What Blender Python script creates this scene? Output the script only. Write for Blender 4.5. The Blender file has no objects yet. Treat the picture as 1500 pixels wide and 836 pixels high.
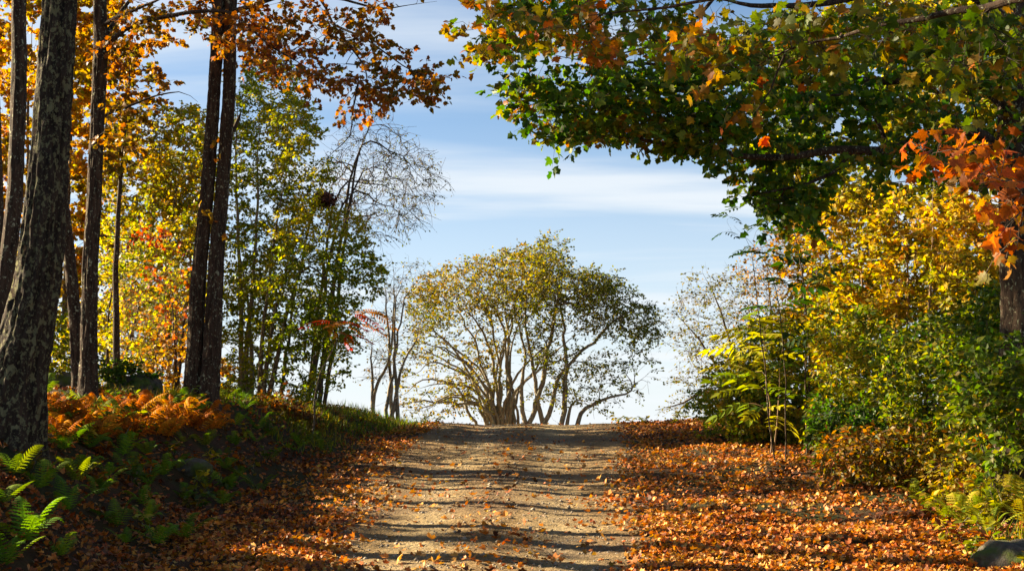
import bpy, math, random
import numpy as np
from mathutils import Vector, Matrix

C = bpy.context.scene.collection
rnd = random.Random(7)
R = np.random.default_rng(11)
rad = math.radians

# ------------------------------------------------------------------ camera, light, sky, exposure
CAMZ, FPX, PITCH = 1.6, 2083.0, math.atan((622 - 418) / 2083.0)
cam_d = bpy.data.cameras.new('camera')
cam = bpy.data.objects.new('camera', cam_d)
C.objects.link(cam)
cam.location = (0, 0, CAMZ)
cam.rotation_euler = (math.pi / 2 + PITCH, 0, 0)
cam_d.lens = 50.0
cam_d.sensor_width = 36.0
cam_d.clip_end = 9000
cam_d.clip_start = 0.1
bpy.context.scene.camera = cam

SUN_ELEV, SUN_AZ = rad(23), rad(-70)          # azimuth from +Y (view direction), negative = left
sun_vec = Vector((math.sin(SUN_AZ) * math.cos(SUN_ELEV), math.cos(SUN_AZ) * math.cos(SUN_ELEV), math.sin(SUN_ELEV)))
sun_d = bpy.data.lights.new('sun', 'SUN')
sun_d.energy = 5.0
sun_d.angle = rad(0.53)
sun_d.color = (1.0, 0.82, 0.56)
sun = bpy.data.objects.new('sun', sun_d)
C.objects.link(sun)
sun.location = (-20, 10, 30)
sun.rotation_euler = sun_vec.to_track_quat('Z', 'Y').to_euler()

world = bpy.data.worlds.new('World')
bpy.context.scene.world = world
world.use_nodes = True
wn, wl = world.node_tree.nodes, world.node_tree.links
wn.clear()
wo = wn.new('ShaderNodeOutputWorld')
bg = wn.new('ShaderNodeBackground')
bg.inputs['Strength'].default_value = 0.05
sky = wn.new('ShaderNodeTexSky')
sky.sky_type = 'NISHITA'
sky.sun_disc = False
sky.sun_elevation = SUN_ELEV
sky.sun_rotation = SUN_AZ
sky.air_density = 0.8
sky.dust_density = 0.3
sky.ozone_density = 3.0
geo = wn.new('ShaderNodeTexCoord')
sep = wn.new('ShaderNodeSeparateXYZ')
wl.new(geo.outputs['Generated'], sep.inputs[0])


def wmath(op, a, b=None, clamp=False):
    n = wn.new('ShaderNodeMath')
    n.operation = op
    n.use_clamp = clamp
    for i, v in enumerate((a, b)):
        if v is None:
            continue
        if isinstance(v, (int, float)):
            n.inputs[i].default_value = v
        else:
            wl.new(v, n.inputs[i])
    return n.outputs[0]


zz = wmath('ADD', wmath('MAXIMUM', sep.outputs['Z'], 0.0), 0.10)
cv = wn.new('ShaderNodeCombineXYZ')
wl.new(wmath('DIVIDE', sep.outputs['X'], zz), cv.inputs[0])
wl.new(wmath('MULTIPLY', wmath('DIVIDE', sep.outputs['Y'], zz), 1.0), cv.inputs[1])
mp = wn.new('ShaderNodeMapping')
mp.inputs['Rotation'].default_value = (0, 0, rad(-9))
mp.inputs['Scale'].default_value = (0.34, 1.25, 1)
mp.inputs['Location'].default_value = (3.1, 0.55, 0)
wl.new(cv.outputs[0], mp.inputs['Vector'])
cn = wn.new('ShaderNodeTexNoise')
cn.inputs['Scale'].default_value = 1.1
cn.inputs['Detail'].default_value = 7
cn.inputs['Roughness'].default_value = 0.52
cn.inputs['Distortion'].default_value = 0.35
wl.new(mp.outputs[0], cn.inputs['Vector'])
cr = wn.new('ShaderNodeMapRange')
cr.inputs['From Min'].default_value = 0.40
cr.inputs['From Max'].default_value = 0.64
cr.interpolation_type = 'SMOOTHSTEP'
wl.new(cn.outputs['Fac'], cr.inputs['Value'])
hz = wn.new('ShaderNodeMapRange')          # thin cirrostratus veil, seen edge-on it thickens to the horizon
hz.inputs['From Min'].default_value = 0.0
hz.inputs['From Max'].default_value = 0.27
hz.inputs['To Min'].default_value = 0.95
hz.inputs['To Max'].default_value = 0.0
wl.new(sep.outputs['Z'], hz.inputs['Value'])
cf = wn.new('ShaderNodeMapRange')         # the cirrus bank is thickest low in the sky and opens to blue overhead
cf.inputs['From Min'].default_value = 0.15
cf.inputs['From Max'].default_value = 0.55
cf.inputs['To Min'].default_value = 0.82
cf.inputs['To Max'].default_value = 0.15
wl.new(sep.outputs['Z'], cf.inputs['Value'])
veil = wmath('POWER', hz.outputs[0], 1.25, True)
cl = wmath('SUBTRACT', 1.0, wmath('MULTIPLY', wmath('SUBTRACT', 1.0, veil), wmath('SUBTRACT', 1.0, wmath('MULTIPLY', cr.outputs[0], cf.outputs[0]))), True)
mx = wn.new('ShaderNodeMix')
mx.data_type = 'RGBA'
wl.new(cl, mx.inputs['Factor'])
tint = wn.new('ShaderNodeMix')
tint.data_type = 'RGBA'
tint.blend_type = 'MULTIPLY'
tint.inputs['Factor'].default_value = 1.0
tint.inputs['B'].default_value = (0.55, 0.63, 0.64, 1)
wl.new(sky.outputs[0], tint.inputs['A'])
wl.new(tint.outputs['Result'], mx.inputs['A'])
mx.inputs['B'].default_value = (3.65, 3.85, 4.0, 1)
wl.new(mx.outputs['Result'], bg.inputs['Color'])
wl.new(bg.outputs[0], wo.inputs['Surface'])

vs = bpy.context.scene.view_settings
vs.view_transform = 'Standard'
vs.look = 'None'
vs.exposure = 2.35
vs.gamma = 1.0
vs.use_curve_mapping = False
cyc = bpy.context.scene.cycles
cyc.max_bounces = 6
cyc.diffuse_bounces = 3
cyc.transmission_bounces = 4
cyc.use_denoising = True


# ------------------------------------------------------------------ geometry helpers
def P(px, py, d):
    """world point seen at photograph pixel px, py at forward distance d"""
    r, u = (px - 750) / FPX, (418 - py) / FPX
    y = math.cos(PITCH) - u * math.sin(PITCH)
    z = math.sin(PITCH) + u * math.cos(PITCH)
    k = d / y
    return np.array((r * k, d, CAMZ + z * k))


def hash3(i, j, k, seed):
    n = (i * 374761393 + j * 668265263 + k * 2147483647 + seed * 974711) & 0xFFFFFFFF
    n = ((n ^ (n >> 13)) * 1274126177) & 0xFFFFFFFF
    n = ((n ^ (n >> 16)) * 2246822519) & 0xFFFFFFFF
    return ((n ^ (n >> 15)) & 0xFFFFFF) / float(0xFFFFFF)


def vnoise(p, seed=0):
    p = np.asarray(p, float)
    i = np.floor(p).astype(np.int64)
    f = p - i
    f = f * f * (3 - 2 * f)
    out = 0
    for a in (0, 1):
        for b in (0, 1):
            for c in (0, 1):
                w = (f[..., 0] if a else 1 - f[..., 0]) * (f[..., 1] if b else 1 - f[..., 1]) * (f[..., 2] if c else 1 - f[..., 2])
                out = out + w * hash3(i[..., 0] + a, i[..., 1] + b, i[..., 2] + c, seed)
    return out * 2 - 1


def fbm(p, oct=4, seed=0):
    p = np.asarray(p, float)
    s, a = 0, 0.5
    for o in range(oct):
        s = s + a * vnoise(p * (2 ** o) + 13.7 * o, seed + o)
        a *= 0.5
    return s


# terrain ------------------------------------------------------------
_ty = np.arange(-60, 500, 0.1)
_tz = np.interp(_ty, [-60, -30, 0, 6, 12.4, 24, 30, 34, 36, 38, 44, 60, 100, 400, 500], [-.3, -.3, -.1, .05, .3, .97, 1.31, 1.55, 1.66, 1.6, 1.2, -.6, -4, -10, -10])
_k = np.ones(21) / 21
_tz = np.convolve(np.convolve(np.pad(_tz, 20, mode='edge'), _k, 'valid'), _k, 'valid')[:len(_ty)]


def sstep(t):
    t = np.clip(t, 0, 1)
    return t * t * (3 - 2 * t)


def left_foot(y):
    return np.interp(y, [0, 12.4, 16.3, 22.3, 28, 34, 40], [-2.7, -2.98, -3.45, -3.4, -3.1, -2.5, -2.4])


def right_edge(y):
    return np.interp(y, [0, 10, 12.4, 15.7, 21.2, 25.8, 35, 40], [3.6, 3.8, 4.05, 4.8, 5.5, 5.3, 4.4, 4.3])


def road_l(y):
    return np.interp(y, [0, 12.4, 21, 36, 60], [-1.4, -1.55, -2.1, -1.95, -1.9])


def road_r(y):
    return np.interp(y, [0, 12.4, 21, 36, 60], [1.0, 1.07, 1.6, 2.8, 2.6])


def gz(x, y):
    """ground height"""
    x, y = np.asarray(x, float), np.asarray(y, float)
    z = np.interp(y, _ty, _tz)
    lf, re = left_foot(y), right_edge(y)
    hl = np.interp(y, [0, 22, 26, 31, 34, 38, 50], [1.05, 1.08, 1.0, .70, .42, .30, .2])
    tl = (lf - x) / 2.1
    z = z + hl * sstep(tl) + np.clip(lf - 2.1 - x, 0, 30) * 0.06 * np.interp(y, [26, 34], [1, .3])
    hr = np.interp(y, [0, 20, 30, 36, 44], [.55, .7, .55, .25, .1])
    tr = (x - re) / 2.4
    z = z + hr * sstep(tr) + np.clip(x - re - 2.4, 0, 30) * 0.05
    off = np.clip(np.maximum((road_l(y) - .2 - x), (x - road_r(y) - .2)) / 1.2, 0, 1)
    p = np.stack([x, y, np.zeros_like(x)], -1)
    z = z + off * (0.16 * fbm(p * 0.8, 3, 5) + 0.03 * vnoise(p * 4.0, 9)) * np.interp(np.hypot(x, y), [60, 120], [1, 0])
    # crown and worn wheel tracks
    c = 0.5 * (road_l(y) + road_r(y))
    z = z + (1 - off) * (0.022 * np.cos(np.clip((x - c) / 1.0, -3, 3) * math.pi) - 0.02 + 0.010 * vnoise(p * np.array([.5, .4, 1]), 21) + .006 * vnoise(p * np.array([2.2, 1.9, 1]), 22))
    return z


def G(px, py, d0=4.0, d1=60.0):
    """where the view ray through a photograph pixel meets the ground"""
    ds = np.arange(d0, d1, 0.05)
    r, u = (px - 750) / FPX, (418 - py) / FPX
    yy = math.cos(PITCH) - u * math.sin(PITCH)
    k = ds / yy
    x, z = r * k, CAMZ + (math.sin(PITCH) + u * math.cos(PITCH)) * k
    g = gz(x, ds)
    hit = np.nonzero(g >= z)[0]
    i = hit[0] if len(hit) else len(ds) - 1
    return np.array((x[i], ds[i], float(g[i])))


def mesh_np(name, verts, faces_tri=None, faces_quad=None, mat=None, col=None, smooth=False, uniq_corner=None):
    """fast mesh from numpy arrays; col is one colour per face"""
    me = bpy.data.meshes.new(name)
    verts = np.asarray(verts, np.float32).reshape(-1, 3)
    me.vertices.add(len(verts))
    me.vertices.foreach_set('co', verts.ravel())
    loops, starts, n = [], [], 0
    if faces_tri is not None and len(faces_tri):
        f = np.asarray(faces_tri, np.int32)
        loops.append(f.ravel())
        starts.append(np.arange(len(f)) * 3)
        n = f.size
    if faces_quad is not None and len(faces_quad):
        f = np.asarray(faces_quad, np.int32)
        loops.append(f.ravel())
        starts.append(n + np.arange(len(f)) * 4)
    loops = np.concatenate(loops)
    starts = np.concatenate(starts).astype(np.int32)
    me.loops.add(len(loops))
    me.loops.foreach_set('vertex_index', loops)
    me.polygons.add(len(starts))
    me.polygons.foreach_set('loop_start', starts)
    if smooth:
        me.polygons.foreach_set('use_smooth', np.ones(len(starts), bool))
    me.update(calc_edges=True)
    if col is not None:
        a = me.attributes.new('col', 'FLOAT_COLOR', 'FACE')
        c4 = np.ones((len(starts), 4), np.float32)
        c4[:, :3] = col
        a.data.foreach_set('color', c4.ravel())
    if mat:
        me.materials.append(mat)
    return me


def link(name, me, parent=None, loc=None, label=None, cat=None, group=None, kind=None):
    o = bpy.data.objects.new(name, me)
    C.objects.link(o)
    if parent:
        o.parent = parent
    if loc is not None:
        o.location = loc
    props(o, label, cat, group, kind)
    return o


def props(o, label=None, cat=None, group=None, kind=None):
    for k, v in (('label', label), ('category', cat), ('group', group), ('kind', kind)):
        if v:
            o[k] = v


def thing(name, loc, label, cat, group=None, rz=0.0, scale=1.0):
    o = bpy.data.objects.new(name, None)
    o.empty_display_size = 0.2
    C.objects.link(o)
    o.location = loc
    o.rotation_euler = (0, 0, rz)
    o.scale = (scale,) * 3
    props(o, label, cat, group)
    return o


# ------------------------------------------------------------------ materials
def new_mat(name):
    m = bpy.data.materials.new(name)
    m.use_nodes = True
    nt = m.node_tree
    nt.nodes.clear()
    return m, nt.nodes, nt.links


def leaf_mat(name, source='attr', trans=0.42, rough=0.5, spec=0.25):
    m, n, l = new_mat(name)
    out = n.new('ShaderNodeOutputMaterial')
    if source == 'attr':
        a = n.new('ShaderNodeAttribute')
        a.attribute_name = 'col'
        col = a.outputs['Color']
    else:
        a = n.new('ShaderNodeObjectInfo')
        col = a.outputs['Color']
    tc = n.new('ShaderNodeTexCoord')
    nz = n.new('ShaderNodeTexNoise')
    nz.inputs['Scale'].default_value = 30 if source == 'attr' else 8
    nz.inputs['Detail'].default_value = 3
    l.new(tc.outputs['Object'], nz.inputs['Vector'])
    hs = n.new('ShaderNodeHueSaturation')
    mr = n.new('ShaderNodeMapRange')
    mr.inputs['From Min'].default_value = .3
    mr.inputs['From Max'].default_value = .7
    mr.inputs['To Min'].default_value = .72
    mr.inputs['To Max'].default_value = 1.28
    l.new(nz.outputs['Fac'], mr.inputs['Value'])
    l.new(mr.outputs[0], hs.inputs['Value'])
    l.new(col, hs.inputs['Color'])
    pb = n.new('ShaderNodeBsdfPrincipled')
    pb.inputs['Roughness'].default_value = rough
    pb.inputs['Specular IOR Level'].default_value = spec
    l.new(hs.outputs[0], pb.inputs['Base Color'])
    tr = n.new('ShaderNodeBsdfTranslucent')
    hs2 = n.new('ShaderNodeHueSaturation')
    hs2.inputs['Saturation'].default_value = 1.15
    hs2.inputs['Value'].default_value = 1.5
    l.new(hs.outputs[0], hs2.inputs['Color'])
    l.new(hs2.outputs[0], tr.inputs['Color'])
    mixs = n.new('ShaderNodeMixShader')
    mixs.inputs[0].default_value = trans
    l.new(pb.outputs[0], mixs.inputs[1])
    l.new(tr.outputs[0], mixs.inputs[2])
    l.new(mixs.outputs[0], out.inputs['Surface'])
    return m


def bark_mat(name, dark, light, lichen=0.0, lichen_col=(.30, .31, .20), scale=1.0, bump=.6, moss=0.0, lscale=1.0):
    m, n, l = new_mat(name)
    out = n.new('ShaderNodeOutputMaterial')
    tc = n.new('ShaderNodeTexCoord')
    mpn = n.new('ShaderNodeMapping')
    mpn.inputs['Scale'].default_value = (18 * scale, 18 * scale, 3.2 * scale)
    l.new(tc.outputs['Object'], mpn.inputs['Vector'])
    nz = n.new('ShaderNodeTexNoise')
    nz.inputs['Scale'].default_value = 1.0
    nz.inputs['Detail'].default_value = 8
    nz.inputs['Roughness'].default_value = .65
    nz.inputs['Distortion'].default_value = .6
    l.new(mpn.outputs[0], nz.inputs['Vector'])
    rp = n.new('ShaderNodeValToRGB')
    rp.color_ramp.elements[0].position = .36
    rp.color_ramp.elements[0].color = (*dark, 1)
    rp.color_ramp.elements[1].position = .66
    rp.color_ramp.elements[1].color = (*light, 1)
    l.new(nz.outputs['Fac'], rp.inputs[0])
    col = rp.outputs[0]
    height = nz.outputs['Fac']
    for amount, lc, sc, seed in ((lichen, lichen_col, 17.0, 3.0), (lichen * .8, tuple(c * .8 for c in lichen_col), 38.0, 9.0), (moss, (.06, .09, .015), 4.0, 17.0)):
        if amount <= 0:
            continue
        m2 = n.new('ShaderNodeMapping')
        m2.inputs['Location'].default_value = (seed, seed * .7, seed * 1.3)
        m2.inputs['Scale'].default_value = (1, 1, .75)
        l.new(tc.outputs['Object'], m2.inputs['Vector'])
        n2 = n.new('ShaderNodeTexNoise')
        n2.inputs['Scale'].default_value = sc * lscale
        n2.inputs['Detail'].default_value = 6
        n2.inputs['Roughness'].default_value = .6
        l.new(m2.outputs[0], n2.inputs['Vector'])
        r2 = n.new('ShaderNodeValToRGB')
        c0 = .62 - .2 * amount
        r2.color_ramp.elements[0].position = c0
        r2.color_ramp.elements[0].color = (0, 0, 0, 1)
        r2.color_ramp.elements[1].position = c0 + .04
        r2.color_ramp.elements[1].color = (1, 1, 1, 1)
        l.new(n2.outputs['Fac'], r2.inputs[0])
        mixn = n.new('ShaderNodeMix')
        mixn.data_type = 'RGBA'
        l.new(r2.outputs[0], mixn.inputs['Factor'])
        l.new(col, mixn.inputs['A'])
        mixn.inputs['B'].default_value = (*lc, 1)
        col = mixn.outputs['Result']
    pb = n.new('ShaderNodeBsdfPrincipled')
    pb.inputs['Roughness'].default_value = .9
    pb.inputs['Specular IOR Level'].default_value = .15
    l.new(col, pb.inputs['Base Color'])
    bp = n.new('ShaderNodeBump')
    bp.inputs['Strength'].default_value = bump
    bp.inputs['Distance'].default_value = .03
    l.new(height, bp.inputs['Height'])
    l.new(bp.outputs[0], pb.inputs['Normal'])
    l.new(pb.outputs[0], out.inputs['Surface'])
    return m


def ground_mat(name, stops, scale, bump, dist, fine=60.0, patch=None, patch_scale=.8, stones=0.0, wear=None):
    m, n, l = new_mat(name)
    out = n.new('ShaderNodeOutputMaterial')
    tc = n.new('ShaderNodeTexCoord')
    n1 = n.new('ShaderNodeTexNoise')
    n1.inputs['Scale'].default_value = scale
    n1.inputs['Detail'].default_value = 9
    n1.inputs['Roughness'].default_value = .68
    l.new(tc.outputs['Object'], n1.inputs['Vector'])
    rp = n.new('ShaderNodeValToRGB')
    cr_ = rp.color_ramp
    while len(cr_.elements) < len(stops):
        cr_.elements.new(.5)
    for e, (p_, c_) in zip(cr_.elements, stops):
        e.position = p_
        e.color = (*c_, 1)
    l.new(n1.outputs['Fac'], rp.inputs[0])
    col = rp.outputs[0]
    if patch:
        n2 = n.new('ShaderNodeTexNoise')
        n2.inputs['Scale'].default_value = patch_scale
        n2.inputs['Detail'].default_value = 6
        n2.inputs['Roughness'].default_value = .6
        l.new(tc.outputs['Object'], n2.inputs['Vector'])
        r2 = n.new('ShaderNodeMapRange')
        r2.inputs['From Min'].default_value = .48
        r2.inputs['From Max'].default_value = .62
        l.new(n2.outputs['Fac'], r2.inputs['Value'])
        mi = n.new('ShaderNodeMix')
        mi.data_type = 'RGBA'
        l.new(r2.outputs[0], mi.inputs['Factor'])
        l.new(col, mi.inputs['A'])
        mi.inputs['B'].default_value = (*patch, 1)
        col = mi.outputs['Result']
    n3 = n.new('ShaderNodeTexNoise')
    n3.inputs['Scale'].default_value = fine
    n3.inputs['Detail'].default_value = 5
    n3.inputs['Roughness'].default_value = .7
    l.new(tc.outputs['Object'], n3.inputs['Vector'])
    h = n3.outputs['Fac']
    if stones:
        vo = n.new('ShaderNodeTexVoronoi')
        vo.inputs['Scale'].default_value = 26
        l.new(tc.outputs['Object'], vo.inputs['Vector'])
        ad = n.new('ShaderNodeMath')
        ad.operation = 'MULTIPLY_ADD'
        ad.inputs[1].default_value = -stones
        l.new(vo.outputs['Distance'], ad.inputs[0])
        l.new(h, ad.inputs[2])
        h = ad.outputs[0]
        hv = n.new('ShaderNodeMix')
        hv.data_type = 'RGBA'
        hv.blend_type = 'OVERLAY'
        hv.inputs['Factor'].default_value = .35
        l.new(col, hv.inputs['A'])
        bw = n.new('ShaderNodeRGBToBW')
        l.new(vo.outputs['Color'], bw.inputs[0])
        l.new(bw.outputs[0], hv.inputs['B'])
        col = hv.outputs['Result']
    if wear:
        wa = n.new('ShaderNodeAttribute')
        wa.attribute_name = 'wear'
        wm = n.new('ShaderNodeMix')
        wm.data_type = 'RGBA'
        wm.blend_type = 'MULTIPLY'
        inv = n.new('ShaderNodeMath')
        inv.operation = 'SUBTRACT'
        inv.inputs[0].default_value = 1.0
        l.new(wa.outputs['Fac'], inv.inputs[1])
        l.new(inv.outputs[0], wm.inputs['Factor'])
        l.new(col, wm.inputs['A'])
        wm.inputs['B'].default_value = (*wear, 1)
        col = wm.outputs['Result']
    pb = n.new('ShaderNodeBsdfPrincipled')
    pb.inputs['Roughness'].default_value = .95
    pb.inputs['Specular IOR Level'].default_value = .12
    l.new(col, pb.inputs['Base Color'])
    bp = n.new('ShaderNodeBump')
    bp.inputs['Strength'].default_value = bump
    bp.inputs['Distance'].default_value = dist
    l.new(h, bp.inputs['Height'])
    l.new(bp.outputs[0], pb.inputs['Normal'])
    l.new(pb.outputs[0], out.inputs['Surface'])
    return m


M_leaf = leaf_mat('leaf_blade', trans=.5)
M_leaf_one = leaf_mat('single_leaf_blade', 'object', trans=.5)
M_dry = leaf_mat('dry_leaf', trans=.18, rough=.6, spec=.3)
M_dry_one = leaf_mat('single_dry_leaf', 'object', trans=.18, rough=.6, spec=.3)
M_frond = leaf_mat('fern_frond', 'object', trans=.35, rough=.75, spec=.08)
M_lichen_bark = bark_mat('lichen_bark', (.012, .009, .007), (.052, .037, .025), .36, (.14, .135, .07), bump=1.0, lscale=.85)
M_dark_bark = bark_mat('dark_bark', (.020, .013, .009), (.085, .056, .036), .06, bump=.9)
M_mid_bark = bark_mat('brown_bark', (.035, .024, .016), (.16, .115, .075), .35, bump=.7)
M_grey_bark = bark_mat('grey_bark', (.13, .10, .07), (.36, .29, .21), .4, (.30, .31, .22), scale=1.3, bump=.5)
M_tan_bark = bark_mat('tan_bark', (.12, .075, .04), (.30, .20, .12), 0, scale=2, bump=.4)
M_twig = bark_mat('twig_bark', (.05, .036, .026), (.15, .115, .085), 0, scale=2, bump=.2)
M_ground = ground_mat('forest_soil', [(.30, (.022, .013, .007)), (.5, (.06, .034, .016)), (.70, (.11, .062, .028))], 3.0, .9, .06, 40, (.035, .042, .012), .7)
M_road = ground_mat('dirt_and_gravel', [(.28, (.19, .132, .064)), (.5, (.33, .243, .122)), (.72, (.44, .345, .19))], 1.7, 1.0, .035, 70, (.22, .16, .095), .55, .8, wear=(.76, .68, .60))
M_stone = ground_mat('lichened_stone', [(.3, (.035, .03, .024)), (.5, (.085, .075, .058)), (.7, (.15, .135, .105))], 9.0, .8, .03, 30, (.07, .10, .02), 3.0)
M_pebble = ground_mat('pebble', [(.3, (.14, .115, .085)), (.5, (.27, .23, .175)), (.72, (.42, .38, .31))], 5.0, .3, .01, 60)

# ------------------------------------------------------------------ leaf templates
# local frame: y from stalk to tip (length 1), x across, z blade normal


def fan(outline, centre, zf):
    v = [centre] + outline
    v = np.array([(x, y, zf(x, y)) for x, y in v], float)
    k = len(outline)
    f = np.array([(0, 1 + i, 1 + (i + 1) % k) for i in range(k)], np.int32)
    return v, f


_half = [(.05, .0), (.30, -.06), (.26, .12), (.56, .20), (.44, .34), (.60, .52), (.36, .52), (.24, .58), (.22, .78), (.10, .80)]
_maple = [(0, .04)] + _half + [(0, 1.02)] + [(-x, y) for x, y in reversed(_half)]
_halfb = [(.24, .0), (.52, .22), (.40, .34), (.52, .56), (.22, .56), (.16, .80)]
_mapleb = [(0, .05)] + _halfb + [(0, 1.0)] + [(-x, y) for x, y in reversed(_halfb)]
_halfc = [(.40, .12), (.30, .32), (.42, .60), (.14, .66)]
_maplec = [(0, .02)] + _halfc + [(0, 1.0)] + [(-x, y) for x, y in reversed(_halfc)]
T_MAPLE = [fan(_mapleb, (0, .36), f) for f in (lambda x, y: -.25 * abs(x) - .18 * (y - .3) ** 2, lambda x, y: .20 * abs(x) - .35 * (y - .2) ** 2, lambda x, y: -.30 * x * x + .25 * x - .3 * y * y)]
T_MAPLE_HI = [fan(_maple, (0, .36), f) for f in (lambda x, y: -.25 * abs(x) - .18 * (y - .3) ** 2, lambda x, y: .20 * abs(x) - .35 * (y - .2) ** 2, lambda x, y: -.30 * x * x + .25 * x - .3 * y * y, lambda x, y: -.5 * abs(x) ** 1.5 - .4 * (y - .1) ** 2)]
_maplee = [(0, .02), (.42, .16), (.24, .36), (.40, .64), (0, 1.0), (-.40, .64), (-.24, .36), (-.42, .16)]
T_MAPLE_LO = [fan(_maplee, (0, .35), f) for f in (lambda x, y: -.3 * abs(x) - .2 * y * y, lambda x, y: .25 * abs(x) - .3 * y * y)]
T_FALLEN = [fan(_mapleb, (0, .38), f) for f in (lambda x, y: .9 * x * x + .5 * (y - .4) ** 2, lambda x, y: 1.6 * x * abs(x) + .3 * (y - .4), lambda x, y: -.9 * x * x - .6 * (y - .4) ** 2 + .12, lambda x, y: .7 * abs(x) + .8 * (y - .5) ** 2, lambda x, y: .8 * (x + .3 * y) ** 2)]
T_FALLEN_LO = [fan(_maplee, (0, .38), f) for f in (lambda x, y: 1.1 * x * x + .6 * (y - .4) ** 2, lambda x, y: 1.7 * x * abs(x) + .3 * (y - .4), lambda x, y: -1.1 * x * x - .6 * (y - .4) ** 2 + .12, lambda x, y: .8 * abs(x) + .9 * (y - .5) ** 2)]
_ov = np.array([(0, 0, 0), (.27, .38, .06), (-.27, .38, .06), (.2, .72, .02), (-.2, .72, .02), (0, 1, -.08), (0, .5, -.03)], float)
T_OVAL = [(_ov, np.array([(0, 1, 6), (1, 3, 6), (3, 5, 6), (5, 4, 6), (4, 2, 6), (2, 0, 6)], np.int32))]
_sm = np.array([(0, 0, 0), (.32, .45, .08), (-.32, .45, .08), (0, 1, -.03)], float)
_ov2 = np.array([(0, 0, 0), (.29, .46, .06), (-.29, .46, .06), (0, 1, -.08), (0, .48, -.03)], float)
T_BROAD = [(_ov2, np.array([(0, 1, 4), (1, 3, 4), (3, 2, 4), (2, 0, 4)], np.int32))]
T_SMALL = [(_sm, np.array([(0, 1, 3), (0, 3, 2)], np.int32))]
T_BLADE = [(np.array([(-.03, 0, 0), (.03, 0, 0), (.022, .5, .03), (-.022, .5, .03), (0, 1, .22)], float), np.array([(0, 1, 2), (0, 2, 3), (3, 2, 4)], np.int32))]


def unit(a):
    return a / np.maximum(np.linalg.norm(a, axis=-1, keepdims=True), 1e-9)


class Leaves:
    def __init__(s, templates):
        s.t, s.p, s.d, s.n, s.s, s.c = templates, [], [], [], [], []

    def add(s, p, d, n, size, col):
        if len(p):
            s.p.append(p); s.d.append(d); s.n.append(n); s.s.append(size); s.c.append(col)

    def cat(s):
        p, d, n, z, c = (np.concatenate(a) for a in (s.p, s.d, s.n, s.s, s.c))
        d = unit(d)
        x = unit(np.cross(d, n))
        n = np.cross(x, d)
        return p, d, x, n, z, c

    def arrays(s, data, off):
        p, d, x, n, z, c = data
        which = R.integers(0, len(s.t), len(p))
        V, F, K, base = [], [], [], 0
        for k, (tv, tf) in enumerate(s.t):
            m = which == k
            if not m.any():
                continue
            B = np.stack([x[m], d[m], n[m]], 1) * z[m][:, None, None]
            v = np.einsum('vk,lkj->lvj', tv, B) + p[m][:, None, :] - off
            nl = len(v)
            f = tf[None] + (np.arange(nl) * len(tv))[:, None, None] + base
            base += nl * len(tv)
            V.append(v.reshape(-1, 3)); F.append(f.reshape(-1, 3)); K.append(np.repeat(c[m], len(tf), 0))
        return np.concatenate(V), np.concatenate(F), np.concatenate(K)

    def build(s, name, parent, off, mat, kind='stuff', singles=0, single_mat=None, single_name='leaf'):
        data = s.cat()
        if singles:
            p, z = data[0], data[4]
            key = np.hypot(p[:, 0], p[:, 1]) / z
            px = 750 + p[:, 0] / p[:, 1] * FPX
            py = 622 - (p[:, 2] - CAMZ) / p[:, 1] * FPX
            key = np.where((px > -5) & (px < 1505) & (py > -5) & (py < 840) & (p[:, 1] > 2), key, 1e9)
            order = np.argsort(key)
            one, rest = order[:singles], order[singles:]
            meshes = [mesh_np(single_name, tv, tf, mat=single_mat) for tv, tf in s.t]
            for i in one:
                o = bpy.data.objects.new(single_name, meshes[i % len(meshes)])
                C.objects.link(o)
                o.parent = parent
                mt = Matrix(((*[data[2][i][k] for k in (0,)], data[1][i][0], data[3][i][0]),
                             (data[2][i][1], data[1][i][1], data[3][i][1]),
                             (data[2][i][2], data[1][i][2], data[3][i][2]))) * data[4][i]
                o.matrix_basis = Matrix.Translation(data[0][i] - off) @ mt.to_4x4()
                o.color = (*data[5][i], 1)
            data = tuple(a[rest] for a in data)
            if s.t is T_MAPLE:                      # farther leaves of the crown need fewer points
                s.t = T_MAPLE_LO
        if not len(data[0]):
            return None
        V, F, K = s.arrays(data, off)
        return link(name, mesh_np(name, V, F, mat=mat, col=K), parent, kind=kind)


def pal(pos, stops, clump=.8, jit=.22, seed=0, bias=None):
    """real leaf colours: a palette walked by a smooth clump noise plus per-leaf chance"""
    n = len(pos)
    t = .5 + .75 * fbm(pos * clump, 2, seed + 40) + R.normal(0, .26, n)
    if bias is not None:
        t = t + bias
    t = np.clip(t, 0, .9999)
    st = np.array(stops, float)
    c = np.stack([np.interp(t, np.linspace(0, 1, len(st)), st[:, k]) for k in range(3)], 1)
    return np.clip(c * (1 + R.normal(0, jit, (n, 1))) * (1 + R.normal(0, jit * .35, (n, 3))), .004, .8)


# ------------------------------------------------------------------ branch tubes
def tube_arrays(pts, radii, sides):
    pts = np.asarray(pts, float)
    t = unit(np.gradient(pts, axis=0))
    ref = np.eye(3)[np.argmin(np.abs(t).sum(0))]
    a = unit(np.cross(t, ref))
    b = np.cross(t, a)
    th = np.arange(sides) * 2 * math.pi / sides
    v = pts[:, None, :] + np.asarray(radii)[:, None, None] * (np.cos(th)[None, :, None] * a[:, None, :] + np.sin(th)[None, :, None] * b[:, None, :])
    n = len(pts)
    i = np.arange(n - 1)[:, None] * sides
    j = np.arange(sides)[None, :]
    j2 = (j + 1) % sides
    f = np.stack([i + j, i + j2, i + sides + j2, i + sides + j], -1).reshape(-1, 4)
    return v.reshape(-1, 3), f


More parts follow.
